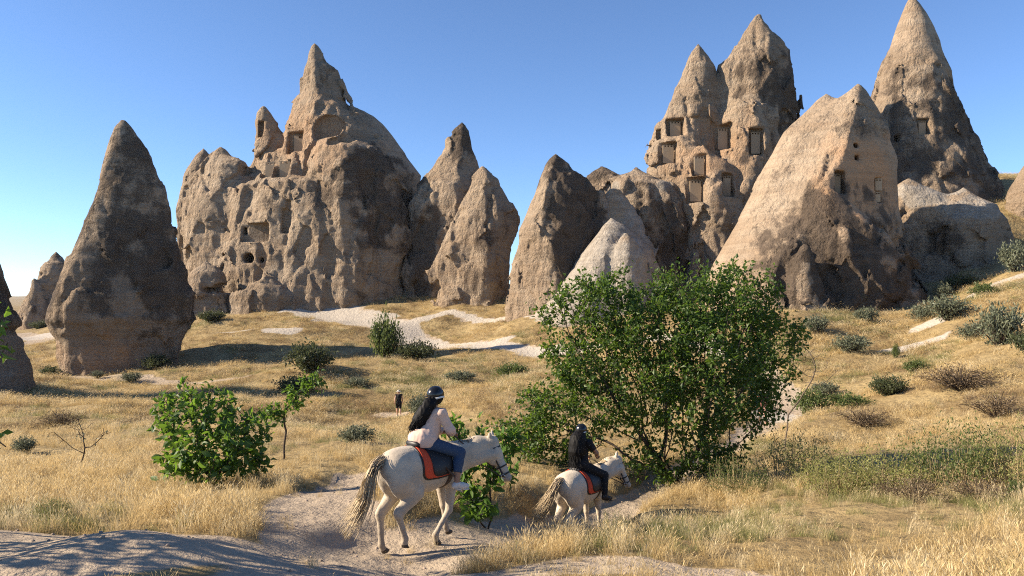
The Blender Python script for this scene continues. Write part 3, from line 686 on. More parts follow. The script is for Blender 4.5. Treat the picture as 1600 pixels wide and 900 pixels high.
def limb_mesh(name, P, par, r, n=5, rmin=0.0):
    """frustums along the skeleton"""
    idx = np.nonzero((par >= 0) & (r > rmin))[0]; a = P[par[idx]]; b = P[idx]; ra = np.minimum(r[par[idx]], r[idx]*1.5); rb = r[idx]
    t = b-a; t /= np.linalg.norm(t, axis=1, keepdims=True)+1e-9
    up = np.where(np.abs(t[:, 2:3]) < .9, [[0, 0, 1.0]], [[1.0, 0, 0]]); u = np.cross(t, up); u /= np.linalg.norm(u, axis=1, keepdims=True); v = np.cross(t, u)
    V = []; m = len(idx)
    for c, rr in ((a, ra), (b, rb)):
        for k in range(n):
            w = 2*math.pi*k/n; V.append(c+rr[:, None]*(math.cos(w)*u+math.sin(w)*v))
    V = np.stack(V, 1).reshape(-1, 3); o = np.arange(m)[:, None]*2*n
    Q = np.concatenate([np.stack([o[:, 0]+k, o[:, 0]+(k+1) % n, o[:, 0]+n+(k+1) % n, o[:, 0]+n+k], 1) for k in range(n)])
    return mesh_np(name, V, Q)

def leaves_mesh(name, C, dirs, nrm, size, rg, wid=.5, fold=.18):
    """pointed folded leaves, 2 quads each"""
    n = len(C); dirs = dirs/(np.linalg.norm(dirs, axis=1, keepdims=True)+1e-9)
    s = np.cross(dirs, nrm); s /= np.linalg.norm(s, axis=1, keepdims=True)+1e-9; nn = np.cross(s, dirs)
    L = size[:, None]; W = L*wid
    p0 = C; p1 = C+dirs*L*.45-s*W*.5+nn*L*fold; p2 = C+dirs*L+nn*L*-.10; p3 = C+dirs*L*.45+s*W*.5+nn*L*fold; pm = C+dirs*L*.5
    V = np.stack([p0, p1, p2, p3, pm], 1).reshape(-1, 3); o = np.arange(n)*5
    Q = np.concatenate([np.stack([o, o+4, o+2, o+1], 1), np.stack([o, o+3, o+2, o+4], 1)])
    return mesh_np(name, V, Q, smooth=False, attrs={'rnd': np.repeat(rg.random(n), 5)})

def leaf_spots(P, par, kids, r, rg, per, spread, size, rlim, droop=.3, up=.6):
    idx = np.nonzero((par >= 0) & (r < rlim))[0]; k = rg.poisson(per, len(idx)); idx = np.repeat(idx, k); n = len(idx)
    t = rg.random((n, 1)); C = P[par[idx]]*(1-t)+P[idx]*t; ax = P[idx]-P[par[idx]]; ax /= np.linalg.norm(ax, axis=1, keepdims=True)+1e-9
    d = rg.normal(size=(n, 3)); d += ax*.6; d[:, 2] -= droop; d /= np.linalg.norm(d, axis=1, keepdims=True)
    C = C + rg.normal(size=(n, 3))*spread
    nr = rg.normal(size=(n, 3)); nr[:, 2] += up; sz = size*rg.uniform(.6, 1.25, n)
    return C, d, nr, sz

def ell_points(rg, lst, dens):
    """random points in a list of ellipsoids ((cx,cy,cz),(rx,ry,rz)), heavier to the skin"""
    out = []
    for c, r in lst:
        n = max(6, int(dens*r[0]*r[1]*r[2]*4)); d = rg.normal(size=(n, 3)); d /= np.linalg.norm(d, axis=1, keepdims=True)
        out.append(np.array(c)+d*(rg.random((n, 1))**.45)*np.array(r))
    return np.concatenate(out)

def one_leaf_mesh(name, L, W):
    """a broad single leaf with a bent midrib"""
    g = Geo(); V = []; 
    prof = [(0, .08), (.18, .62), (.42, 1.0), (.68, .8), (.88, .4), (1.0, .04)]
    for t, w in prof:
        z = -.22*L*t*t
        V += [(L*t, -W/2*w, z+.05*L*w), (L*t, 0, z), (L*t, W/2*w, z+.05*L*w)]
    F_ = []
    for i in range(len(prof)-1):
        a = i*3; F_ += [(a, a+1, a+4, a+3), (a+1, a+2, a+5, a+4)]
    g.add(V, F_); me = g.mesh(name); at_ = me.attributes.new('rnd', 'FLOAT', 'POINT'); at_.data.foreach_set('value', np.full(len(V), .6, np.float32)); return me

def tree(name, label, cat, px, D, ells, dens, leafm, per, lsize, spread, rlim, tip=.006, step=.22, di=1.3, dk=.38, dirs=None, seed=1, bark=None, big=0, bigsize=.2, lean=(0, 0), wid=.5, group=None, sink=.05, bare=None):
    """ells in metres relative to the foot: ((x, y, z), (rx, ry, rz))"""
    rg = np.random.default_rng(seed); base = gpt(px, D)
    A = ell_points(rg, ells, dens)
    P, par, kids = grow((0, 0, -sink), dirs or [((lean[0], lean[1], 1), 3)], A, step, di, dk, 160, seed)
    r = radii(par, kids, tip)
    root = link(name, None, loc=base); tag(root, label, cat, group)
    link('trunk', limb_mesh('trunk', P, par, r, 6), bark or BARK, root)
    C, d, nr, sz = leaf_spots(P, par, kids, r, rg, per, spread, lsize, rlim)
    if bare is not None:
        k = ~bare(C, rg); C, d, nr, sz = C[k], d[k], nr[k], sz[k]
    if big:
        # the broad leaves turned to the viewer's side are single pieces, the rest of the crown is one mass
        key = C[:, 1] + rg.normal(size=len(C))*.12; order = np.argsort(key); fr = order[:big]; rest = order[big:]
        me = one_leaf_mesh('leaf', bigsize, bigsize*wid)
        for i in fr:
            o = link('leaf', me, leafm, root, C[i]); x = Vector(d[i]); 
            z = Vector(nr[i]); z = (z - x*z.dot(x)).normalized(); y = z.cross(x)
            o.rotation_euler = Matrix((x, y, z)).transposed().to_euler(); s = sz[i]/lsize; o.scale = (s, s, s)
        C, d, nr, sz = C[rest], d[rest], nr[rest], sz[rest]
    cr = link('crown', leaves_mesh('crown', C, d, nr, sz, rg, wid), leafm, root); cr['kind'] = 'stuff'
    return root

# the big spreading tree right of the riders
M58 = 20.5/FPX
def ell_px(px0, D0, lst):
    """ellipsoids from photo pixels at distance D0: (px, py, dy, rx, rz, ry)"""
    b = gpt(px0, D0); out = []
    for px, py, dy, rx, rz, ry in lst:
        p = at(px, py, D0+dy)-b; k = D0/FPX; out.append((tuple(p), (rx*k, ry, rz*k)))
    return out
tree('spreading_tree', 'big spreading green tree right of the riders, hiding the trail', 'tree', 1055, 20.5,
     ell_px(1055, 20.5, [(1020,520,0,110,90,1.6),(930,470,-.2,75,45,1.2),(880,500,.2,45,38,.9),(1130,480,.2,90,55,1.5),(1190,540,.5,65,80,1.3),(1170,620,.3,60,60,1.2),(1080,620,-.6,90,70,1.5),(960,600,-.4,95,75,1.4),(880,640,-.2,80,50,1.2),(825,665,.2,60,45,1.0),(1060,440,0,60,30,1.0),(1215,480,.3,30,34,.8),(900,560,-.2,60,50,1.2),(1110,560,-.9,80,90,1.2),(1150,430,.2,45,25,.8),(970,440,0,30,30,.7),(1000,690,-.3,50,40,.9),(1090,690,-.4,55,40,1.0),(835,700,0,50,34,.8),(900,700,.2,45,34,.8),(860,730,.2,45,20,.7),(1040,730,-.5,60,24,.8),(1110,735,-.3,50,22,.8),(905,440,0,20,18,.4),(1090,418,0,22,16,.4),(1205,440,.2,22,22,.5),(1250,520,.2,20,30,.5),(845,475,.1,22,20,.5),(1130,700,.2,40,35,.8)]),
     46, L_TREE, 19.0, .14, .13, .016, tip=.0055, step=.16, di=.9, dk=.25, dirs=[((-.35,-.1,1),5),((.25,.1,1),6),((.05,-.3,1),4),((-.7,.1,1),6)], seed=4, wid=.58, bare=lambda C, rg: fbm(C[:, 0]*1.15, C[:, 1]*1.15, C[:, 2]*1.3, 2)+.10*rg.normal(size=len(C)) < -.06)
tree('gnarled_tree', 'dark gnarled tree standing right behind the big tree, beside the pale trail', 'tree', 1178, 27,
     ell_px(1178, 27, [(1190,590,0,50,45,1.2),(1215,560,0,45,50,1.2),(1160,600,-.3,45,45,1.2),(1235,530,.2,28,35,1.0)]),
     24, L_TREE, 9, .13, .12, .022, tip=.007, step=.22, di=1.3, dk=.42, dirs=[((.3,0,1),7),((-.35,0,1),5)], seed=9)
tree('bare_tree', 'leafless twiggy branches spreading right of the dark gnarled tree', 'tree', 1225, 25,
     ell_px(1225, 25, [(1275,570,0,38,45,.8),(1240,545,0,30,40,.8),(1300,590,0,22,25,.6)]),
     20, L_TREE, .05, .10, .08, .02, tip=.0085, step=.22, di=1.2, dk=.40, dirs=[((.15,0,1),6)], seed=12, bark=BARK_GREY)
# broad leaved bush at the left
tree('leafy_bush', 'lush broad leaved green bush in the golden grass at the left', 'bush', 330, 15.6,
     ell_px(330, 15.6, [(330,690,0,80,55,1.0),(300,630,0,45,35,.7),(290,600,0,24,16,.4),(380,680,0,45,45,.8),(260,650,0,30,40,.6),(400,715,-.2,28,32,.6),(330,738,-.2,72,14,.9),(285,720,-.3,40,30,.8),(340,640,.2,50,30,.7)]),
     95, L_BRIGHT, 5.5, .17, .07, .016, tip=.006, step=.12, di=.7, dk=.20, dirs=[((-.3,0,1),3),((.3,.1,1),3),((0,-.3,1),3)], seed=21, big=290, bigsize=.2, wid=.52)
tree('leafy_bush', 'broad leaved green bush behind the head of the nearer white horse', 'bush', 762, 13.4,
     ell_px(762, 13.4, [(720,690,.2,35,50,.5),(740,745,0,40,40,.6),(780,720,0,40,45,.6),(745,785,-.2,36,24,.6),(800,690,.3,30,30,.5),(705,660,.3,18,25,.4)]),
     150, L_BRIGHT, 5.5, .165, .06, .016, tip=.005, step=.10, di=.6, dk=.19, dirs=[((-.4,0,1),3),((.3,.1,1),3)], seed=22, big=200, bigsize=.19, wid=.52)
tree('crooked_tree', 'small crooked tree with dark stem right of the lush bush', 'tree', 443, 20.5,
     ell_px(443, 20.5, [(440,640,0,32,14,.4),(420,645,0,24,9,.35),(470,620,0,25,22,.4),(478,590,0,14,18,.3),(455,610,0,22,16,.4),(500,600,0,12,16,.3)]),
     110, L_BRIGHT, 16.0, .15, .09, .0165, tip=.009, step=.14, di=.9, dk=.24, dirs=[((.10,0,1),6)], seed=23, lean=(.1, 0))
tree('bare_tree', 'thin almost leafless sapling in the golden grass at the far left', 'tree', 123, 18.3,
     ell_px(123, 18.3, [(125,665,0,45,18,.6),(100,690,0,35,10,.5),(150,680,0,35,14,.5)]),
     190, L_SAGE, .9, .07, .06, .012, tip=.0055, step=.15, di=1.0, dk=.28, dirs=[((.15,0,1),4)], seed=24)
# a tree just outside the left picture edge; a few leaves reach in and its shade dapples the earth
tree('leafy_tree', 'broad leaves of a tree reaching in at the left picture edge', 'tree', -124, 8.6,
     [((0, 0, 2.2), (1.0, 1.0, .9)), ((.68, .1, 1.0), (.46, .45, .55)), ((-.4, -.6, 3.0), (1.0, 1.0, .8)), ((-.8, -1.3, 2.2), (1.0, 1.0, 1.0)), ((-.25, -1.0, 2.7), (1.25, 1.1, .9)), ((-1.5, -.5, 3.5), (1.4, 1.3, .9)), ((-1.6, -1.6, 2.6), (1.2, 1.0, 1.0))],
     34, L_BRIGHT, 4.5, .17, .07, .016, tip=.007, step=.16, di=.9, dk=.30, dirs=[((0,0,1),5)], seed=25, big=40, bigsize=.2, wid=.52)

# ---- shrubs: a few prototypes, copied as individuals
def shrub_proto(kind, leafm, seed, n_stem=26, leaf=.14, per=26, flat=.8, upr=.4, wid=.45, root_in=.12, thick=1.0, stem=None):
    rg = np.random.default_rng(seed); g = Geo(); C = []; Dr = []
    for s in range(n_stem):
        a = rg.random()*2*math.pi; rad = math.sqrt(rg.random())*.95; h = flat*math.sqrt(max(.05, 1-rad*rad*.85))*rg.uniform(.45 if root_in > .5 else .75, 1.1)
        tip = np.array([math.cos(a)*rad, math.sin(a)*rad, h*(1+upr*.2)]); b = tip*[root_in, root_in, 0]
        mid = (b+tip)/2+np.array([0, 0, .12])+rg.normal(size=3)*.05
        pts = [b, mid, tip]; g.tube(pts, [.016*thick, .011*thick, .004*thick], 3, False)
        t = rg.random((per, 1))**.6; p = (1-t)**2*b+2*t*(1-t)*mid+t*t*tip
        C.append(p+rg.normal(size=(per, 3))*.09); d = rg.normal(size=(per, 3)); d[:, 2] += upr; Dr.append(d+(tip-b)*.5)
    C = np.concatenate(C); Dr = np.concatenate(Dr); nr = rg.normal(size=C.shape); nr[:, 2] += .5
    C[:, 2] = np.maximum(C[:, 2], .02)
    lm = leaves_mesh('foliage', C, Dr, nr, leaf*rg.uniform(.6, 1.3, len(C)), rg, wid); lm.materials.append(leafm)
    sm = g.mesh('stems'); sm.materials.append(stem or BARK)
    return lm, sm
STRAWSTEM = simple_mat('straw_stem', (.34, .27, .14), .8, .3, 9)
SHRUBS = {
    'dark': [shrub_proto('dark', L_DARK, s, 60, .13, 34) for s in (31, 32)],
    'sage': [shrub_proto('sage', L_SAGE, s, 60, .12, 32) for s in (33, 34)],
    'green': [shrub_proto('green', L_GREEN, s, 60, .13, 34) for s in (35, 36)],
    'tall': [shrub_proto('tall', L_GREEN, s, 46, .10, 46, 1.0, 1.2, .3) for s in (37,)],
    'weed': [shrub_proto('weed', L_WEED, s, 40, .085, 40, 1.0, 1.0, .3) for s in (38, 39)],
    'herb': [shrub_proto('herb', m_, s, 80, .060, 34, fl, .5, .34, .72, .55, STRAWSTEM) for s, m_, fl in ((41, L_WEED, .95), (42, L_GREEN, 1.1), (43, L_WEED, .7), (44, L_GREEN, .85))],
    'brown': [shrub_proto('brown', simple_leaf, s, 50, .08, 40, .8, .8, .25) for s in (40,) for simple_leaf in [leaf_mat('withered_leaf', (.11, .078, .045), (.21, .155, .09), .15)]],
}
_sh = {'i': 0}
def shrub(kind, px, D, w, h, label, dyz=.0, cat='shrub'):
    """w, h in photo pixels at distance D"""
    p = SHRUBS[kind]; lm, sm = p[_sh['i'] % len(p)]; _sh['i'] += 1
    root = link('shrub', None, loc=gpt(px, D)); tag(root, label, cat, 'shrubs scattered over the valley floor and slopes')
    root.rotation_euler = (0, 0, _sh['i']*1.7); k = D/FPX
    f = link('foliage', lm, None, root); s = link('stem', sm, None, root)
    root.scale = (w*k/2, w*k/2, h*k); root.location.z -= .03
    return root
SH = [('green',603,67,58,76,'upright pale green shrub standing on the path edge in the valley middle'),
      ('dark',650,66,74,34,'low dark shrub touching the upright pale green one'),
      ('dark',483,59,84,48,'round dark shrub above the crooked little tree'),
      ('dark',465,52,80,32,'dark shrub behind the top of the crooked little tree'),
      ('sage',656,44,50,36,'round grey green shrub just right of the walker'),
      ('green',380,108,32,20,'small round bush at the foot of the castle rock'),
      ('dark',415,101,30,13,'low bush below the castle rock beside the pale slope'),
      ('dark',330,92,50,20,'dark low bush in the shade right of the broad dark cone'),
      ('dark',245,67,50,26,'dark bush against the foot of the broad dark cone'),
      ('sage',205,62,40,16,'sparse grey weed clump before the broad dark cone'),
      ('sage',152,64,26,14,'tiny grey weed clump left below the broad dark cone'),
      ('dark',62,140,34,15,'small dark bush below the far little cone'),
      ('dark',80,66,40,18,'dark brush on the shaded bank at the far left'),
      ('brown',95,31,80,30,'brownish brush behind the leafless sapling'),
      ('sage',38,22,44,30,'pale weed clump left of the leafless sapling'),
      ('sage',560,24,70,32,'grey weed clump in the grass left of the nearer horse'),
      ('dark',1045,78,34,60,'upright dark shrub between the white cone and the ridge rock'),
      ('green',1268,38.5,64,44,'green bush beside the pale trail behind the gnarled tree'),
      ('green',1325,38,80,26,'long low green bush right of the trail bush'),
      ('dark',1388,39,64,34,'dark green bush on the slope below the orange cut wall'),
      ('sage',1480,55,80,42,'grey green bush on the slope left of the pale bare patch'),
      ('sage',1440,58,44,30,'pale bush left of the grey green slope bush'),
      ('dark',1330,66,60,30,'dark brush against the foot of the ridge rock'),
      ('dark',1395,68,60,26,'dark bush right below the ridge rock foot'),
      ('sage',1470,66,40,30,'grey bush at the foot of the pale topped bluff'),
      ('dark',1500,69,56,30,'dark bush against the cut face of the bluff'),
      ('sage',1585,64,60,50,'tall grey bush below the rock at the right edge'),
      ('green',1535,57,44,24,'green bush on the upper right slope'),
      ('sage',1562,44,90,70,'large green bush half way up the slope at the right edge'),
      ('dark',1610,40,60,46,'dark bush cut by the right edge beside the large green one'),
      ('green',1400,50,14,24,'single slim green sapling below the bare white patch'),
      ('sage',1330,52,70,30,'thin grey shrub above the trail on the right slope'),
      ('sage',1275,57,50,30,'grey brush left on the slope under the ridge rock'),
      ('sage',1355,60,46,26,'pale grey shrub on the slope below the dark brush of the ridge rock'),
      ('green',1430,44,40,22,'small green bush in the middle of the right slope'),
      ('sage',1520,48,60,30,'grey shrub just left of the large green slope bush'),
      ('sage',1290,44,50,26,'pale weeds on the slope right above the trail'),
      ('brown',1350,31,110,30,'reddish brown dry brush low on the right slope'),
      ('brown',1560,28,120,40,'dry brown brush near the right edge below the slope bushes'),
      ('brown',230,34,120,26,'dry brown brush behind the lush broad leaved bush'),
      ('sage',720,58,60,20,'grey green weeds on the valley floor right of the dark low shrub'),
      ('sage',560,56,50,18,'grey weeds left of the walker on the valley floor'),
      ('green',800,60,60,24,'green weeds below the winding pale path in the valley'),
      ('brown',1500,36,150,40,'wide brown withered thicket on the right slope'),
      ('herb',1245,19.5,140,74,'tall weeds right of the big tree foot, before the pale trail'),
      ('herb',1150,18.5,110,54,'low weeds right beside the foot of the big tree'),
      ('herb',1380,16.5,170,92,'tall weeds with withered stems in the middle of the right thicket'),
      ('herb',1490,16.2,170,112,'high leafy green weeds of the right thicket'),
      ('herb',1585,15.6,150,104,'green weeds of the thicket near the right edge'),
      ('brown',1430,14.4,120,44,'brown withered weeds in front of the right thicket'),
      ('brown',1530,13.8,110,40,'dark brown dry weeds low at the right'),
      ('green',1590,13.6,40,40,'bright green leafy plant at the right picture edge'),
      ('herb',1305,16.4,130,66,'straggling weeds between big tree and right thicket'),
      ('herb',960,12.6,60,36,'weed clump in front of the farther horse'),
      ('herb',905,13.2,44,26,'small weeds at the hind feet of the farther horse'),
      ('herb',70,10.2,80,34,'dark green weed patch at the near left edge'),
      ('herb',170,10.8,60,22,'low green weeds along the near dirt edge')]
for a in SH: shrub(*a)

# ---- grass
def grass_mat(name, c_lo, c_hi, trans=.35):
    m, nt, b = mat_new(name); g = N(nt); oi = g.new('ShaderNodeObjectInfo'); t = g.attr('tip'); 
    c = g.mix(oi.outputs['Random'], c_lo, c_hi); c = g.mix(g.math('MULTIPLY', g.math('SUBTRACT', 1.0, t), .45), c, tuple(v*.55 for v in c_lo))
    g.put(b.inputs['Base Color'], c); b.inputs['Roughness'].default_value = .6; b.inputs['Specular IOR Level'].default_value = .25
    tr = nt.nodes.new('ShaderNodeBsdfTranslucent'); g.put(tr.inputs['Color'], c)
    mx = nt.nodes.new('ShaderNodeMixShader'); mx.inputs[0].default_value = trans
    nt.links.new(b.outputs[0], mx.inputs[1]); nt.links.new(tr.outputs[0], mx.inputs[2]); nt.links.new(mx.outputs[0], nt.nodes['Material Output'].inputs['Surface'])
    return m
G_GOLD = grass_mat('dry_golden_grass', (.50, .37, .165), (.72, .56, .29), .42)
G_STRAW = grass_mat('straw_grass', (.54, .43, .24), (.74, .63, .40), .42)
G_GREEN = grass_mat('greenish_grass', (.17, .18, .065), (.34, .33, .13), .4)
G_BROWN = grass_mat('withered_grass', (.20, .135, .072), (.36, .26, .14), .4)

def tuft(name, mat, seed, n, h, rad, w, lean=.35, heads=0.0):
    rg = np.random.default_rng(seed); V = []; T = []; F3 = []
    for i in range(n):
        a = rg.random()*6.283; r = rad*math.sqrt(rg.random()); b = np.array([r*math.cos(a), r*math.sin(a), -.03])
        H = h*rg.uniform(.5, 1.1); d = np.array([rg.normal()*lean+.12, rg.normal()*lean, 0])*H; f = rg.random()*6.283; s = np.array([math.cos(f), math.sin(f), 0])*w*rg.uniform(.6, 1.2)
        m = b+d*.35+np.array([0, 0, H*.6]); t = b+d+np.array([0, 0, H])
        o = len(V); V += [b-s*.5, b+s*.5, m-s*.4, m+s*.4, t]; T += [0, 0, .6, .6, 1]
        F3 += [(o, o+1, o+3), (o, o+3, o+2), (o+2, o+3, o+4)]
        if rg.random() < heads:                              # seed head
            o = len(V); e = (t-m)/np.linalg.norm(t-m); V += [t-e*.01, t+e*.035+s*.9, t+e*.085, t+e*.035-s*.9]; T += [1]*4; F3 += [(o, o+1, o+2), (o, o+2, o+3)]
    me = mesh_np(name, np.array(V), np.array(F3), False, {'tip': np.array(T)}); me.materials.append(mat); return me
TUFTS = bpy.data.collections.new('grass_tufts')
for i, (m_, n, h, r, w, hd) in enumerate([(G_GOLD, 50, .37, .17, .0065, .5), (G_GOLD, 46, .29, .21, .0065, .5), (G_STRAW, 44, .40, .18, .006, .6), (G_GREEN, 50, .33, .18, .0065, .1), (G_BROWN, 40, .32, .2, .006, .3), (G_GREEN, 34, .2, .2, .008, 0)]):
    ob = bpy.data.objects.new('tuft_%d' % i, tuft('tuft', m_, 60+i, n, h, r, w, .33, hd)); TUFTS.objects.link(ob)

def scatter_group(coll):
    ng = bpy.data.node_groups.new('scatter', 'GeometryNodeTree')
    ng.interface.new_socket('Geometry', in_out='INPUT', socket_type='NodeSocketGeometry'); ng.interface.new_socket('Geometry', in_out='OUTPUT', socket_type='NodeSocketGeometry')
    gi = ng.nodes.new('NodeGroupInput'); go = ng.nodes.new('NodeGroupOutput'); ip = ng.nodes.new('GeometryNodeInstanceOnPoints')
    ci = ng.nodes.new('GeometryNodeCollectionInfo'); ci.inputs['Collection'].default_value = coll; ci.inputs['Separate Children'].default_value = True; ci.inputs['Reset Children'].default_value = True
    def na(name, ty):
        n = ng.nodes.new('GeometryNodeInputNamedAttribute'); n.data_type = ty; n.inputs['Name'].default_value = name; return n.outputs['Attribute']
    L = ng.links.new
    L(gi.outputs[0], ip.inputs['Points']); L(ci.outputs[0], ip.inputs['Instance']); ip.inputs['Pick Instance'].default_value = True
    L(na('kind', 'INT'), ip.inputs['Instance Index']); L(na('rot', 'FLOAT_VECTOR'), ip.inputs['Rotation']); L(na('scl', 'FLOAT_VECTOR'), ip.inputs['Scale']); L(ip.outputs[0], go.inputs[0])
    return ng

def scatter(name, label, coll, P, kind, rot, scl, cat):
    me = bpy.data.meshes.new(name); me.vertices.add(len(P)); me.vertices.foreach_set('co', np.asarray(P, np.float32).ravel())
    a = me.attributes.new('kind', 'INT', 'POINT'); a.data.foreach_set('value', np.asarray(kind, np.int32))
    for k, v in (('rot', rot), ('scl', scl)):
        a = me.attributes.new(k, 'FLOAT_VECTOR', 'POINT'); a.data.foreach_set('vector', np.asarray(v, np.float32).ravel())
    o = link(name, me); md = o.modifiers.new('scatter', 'NODES'); md.node_group = scatter_group(coll); tag(o, label, cat, kind='stuff'); return o

def build_grass():
    rg = np.random.default_rng(77); Xs = []; Ys = []
    for d0, d1, dens in ((5.2, 12, 46), (12, 20, 34), (20, 34, 17), (34, 60, 8), (60, 116, 3.4)):
        n = int(dens*.5*1.62*(d1*d1-d0*d0)); D = np.sqrt(rg.uniform(d0*d0, d1*d1, n)); u = rg.uniform(-.86, .76, n); Xs.append(u*D); Ys.append(D)
    x = np.concatenate(Xs); y = np.concatenate(Ys)
    u = x/y*FPX+CX
    bare = np.maximum(dirt_mask(x, y), pale_mask(x, y))
    dens = 1-.97*sstep(.25, .6, bare); pt = fbm(x/4.2, y/4.2, 4+0*x, 3); dens *= np.clip(.60+1.5*pt, .06, 1)
    k = rg.random(len(x)) < dens; x, y, u = x[k], y[k], u[k]; pt = pt[k]; bare = bare[k]
    z = height(x, y)
    far = sstep(18, 60, y)
    g1 = fbm(x/6., y/6., 21+0*x, 3); g2 = fbm(x/3.2, y/9., 33+0*x, 3)
    green = g1*1.1 + .1*rg.normal(size=len(x))
    def zone(px, D, rx, ry): return np.exp(-((x-(px-CX)/FPX*D)/rx)**2-((y-D)/ry)**2)
    green += .8*zone(590, 24, 3.2, 4) + .6*zone(1150, 14, 2.4, 3) + .5*zone(1250, 12, 2.8, 2) + .5*zone(60, 9.8, 1.4, 1.0) + .4*zone(1480, 17, 3, 2.5) + .3*zone(700, 55, 8, 8) - .35*zone(150, 14, 5, 4)-.3*zone(1300, 9, 3, 1)
    brown = g2 + .1*rg.normal(size=len(x)) + .35*zone(1430, 15, 2.2, 1.4) + .3*zone(60, 32, 7, 4) + .35*zone(330, 80, 14, 6) + .25*sstep(60, 100, y) + .25*zone(1500, 36, 5, 3)
    brown += .24*sstep(22, 34, y); green += .20*sstep(22, 34, y) + .25*fbm(x/17., y/13., 41+0*x, 2)
    kind = rg.choice([0, 0, 1, 1, 2], len(x)); kind = np.where(green > .34, rg.choice([3, 3, 5, 2], len(x)), kind); kind = np.where(brown > .42, rg.choice([4, 4, 4, 0, 5], len(x)), kind)
    s = rg.uniform(.45, 1.0, len(x))*(.88+.5*pt)*(1-.45*sstep(.05, .5, bare))
    s *= 1 + .25*zone(200, 12, 3, 3)
    sc = np.stack([s*(1+2.8*far), s*(1+2.8*far), s*(1+.35*far)], 1)
    rot = np.stack([rg.normal(size=len(x))*.12, rg.normal(size=len(x))*.12+.08, rg.uniform(0, 6.283, len(x))], 1)
    scatter('grass', 'dry golden and greenish grass covering the valley floor and slopes', TUFTS, np.stack([x, y, z-.01], 1), kind, rot, sc, 'grass')
    # stones on the trail
    st = bpy.data.collections.new('stones')
    for i in range(3):
        r2 = np.random.default_rng(90+i); g = 7; th = np.linspace(0, math.pi, g); ph = np.linspace(0, 2*math.pi, 8, endpoint=False); V = []
        for t in th:
            for p in ph: V.append(np.array([math.sin(t)*math.cos(p), math.sin(t)*math.sin(p), .6*math.cos(t)])*r2.uniform(.75, 1.15))
        Q = [(a*8+b, a*8+(b+1) % 8, a*8+8+(b+1) % 8, a*8+8+b) for a in range(g-1) for b in range(8)]
        me = mesh_np('stone', np.array(V), np.array(Q)); me.materials.append(simple_mat('stone_%d' % i, (.24+.04*i, .19+.03*i, .145+.03*i), .9, .3, 6)); st.objects.link(bpy.data.objects.new('stone_%d' % i, me))
    n = 9000; D = np.sqrt(rg.uniform(36, 26*26, n)); x = rg.uniform(-.8, .74, n)*D; y = D; m = dirt_mask(x, y); k = rg.random(n) < .9*sstep(.1, .5, m)*(.4+.6*(fbm(x/1.5, y/1.5, 0*x, 2) > .05)); x, y = x[k], y[k]
    s = .008+.022*rg.random(len(x))**4; sc = np.stack([s, s*rg.uniform(.7, 1, len(x)), s], 1)
    scatter('gravel', 'small stones strewn on the dusty trail', st, np.stack([x, y, height(x, y)+s*.2], 1), rg.integers(0, 3, len(x)), np.stack([rg.normal(size=len(x))*.3]*2+[rg.uniform(0, 6.28, len(x))], 1), sc, 'gravel')
build_grass()
# ------------------------------------------------------------------ horses and people: smooth bodies from blended capsules
class Body:
    def __init__(s, vox): s.vox = vox; s.p = []; s.post = []
    def cap(s, a, b, ra, rb, k=.03):
        a = np.array(a, np.float32); b = np.array(b, np.float32); m = max(ra, rb)
        def f(X, Y, Z):
            ba = b-a; d = np.stack(np.broadcast_arrays(X-a[0], Y-a[1], Z-a[2])); t = np.clip((d[0]*ba[0]+d[1]*ba[1]+d[2]*ba[2])/max(1e-9, float(ba@ba)), 0, 1)
            return np.sqrt((d[0]-t*ba[0])**2+(d[1]-t*ba[1])**2+(d[2]-t*ba[2])**2)-(ra+(rb-ra)*t)
        s.p.append((f, np.minimum(a, b)-m, np.maximum(a, b)+m, k)); return s
    def chain(s, pts, rs, k=.03):
        for i in range(len(pts)-1): s.cap(pts[i], pts[i+1], rs[i], rs[i+1], k)
        return s
    def ell(s, c, r, k=.04, rot=0.0):
        """rot: pitch about the Y axis"""
        c = np.array(c, np.float32); r = np.array(r, np.float32); cs, sn = math.cos(rot), math.sin(rot)
        def f(X, Y, Z):
            x = X-c[0]; y = Y-c[1]; z = Z-c[2]; x, z = cs*x+sn*z, -sn*x+cs*z
            k0 = np.sqrt((x/r[0])**2+(y/r[1])**2+(z/r[2])**2); k1 = np.sqrt((x/r[0]**2)**2+(y/r[1]**2)**2+(z/r[2]**2)**2)
            return k0*(k0-1)/np.maximum(k1, 1e-6)
        R = r.max() if rot else r
        s.p.append((f, c-R, c+R, k)); return s
    def cut(s, fn): s.post.append(fn); return s
    def mesh(s, name, grow=0.0, attrs=None, rough=None):
        lo = np.min([p[1] for p in s.p], 0)-.04-grow; hi = np.max([p[2] for p in s.p], 0)+.04+grow; h = s.vox
        n = np.ceil((hi-lo)/h).astype(int)+2; ax = [(lo[d]+h*np.arange(n[d])).astype(np.float32) for d in range(3)]
        F = np.full(n, .3, np.float32)
        for f, a, b, k in s.p:
            m = k+3*h+grow; i0 = np.maximum(((a-m-lo)/h).astype(int), 0); i1 = np.minimum(((b+m-lo)/h).astype(int)+2, n)
            sl = tuple(slice(i0[d], i1[d]) for d in range(3))
            v = f(ax[0][sl[0]][:, None, None], ax[1][sl[1]][None, :, None], ax[2][sl[2]][None, None, :])
            F[sl] = smin(F[sl], v.astype(np.float32), k)
        F -= grow
        X, Y, Z = ax[0][:, None, None], ax[1][None, :, None], ax[2][None, None, :]
        if rough:
            I = np.nonzero(np.abs(F) < .06); F[I] += rough(ax[0][I[0]], ax[1][I[1]], ax[2][I[2]])
        for c in s.post: F = np.maximum(F, np.broadcast_to(c(X, Y, Z), F.shape).astype(np.float32))
        V, Q = surface_nets(F, lo, h)
        return mesh_np(name, V, Q, attrs=attrs(V) if attrs else None)

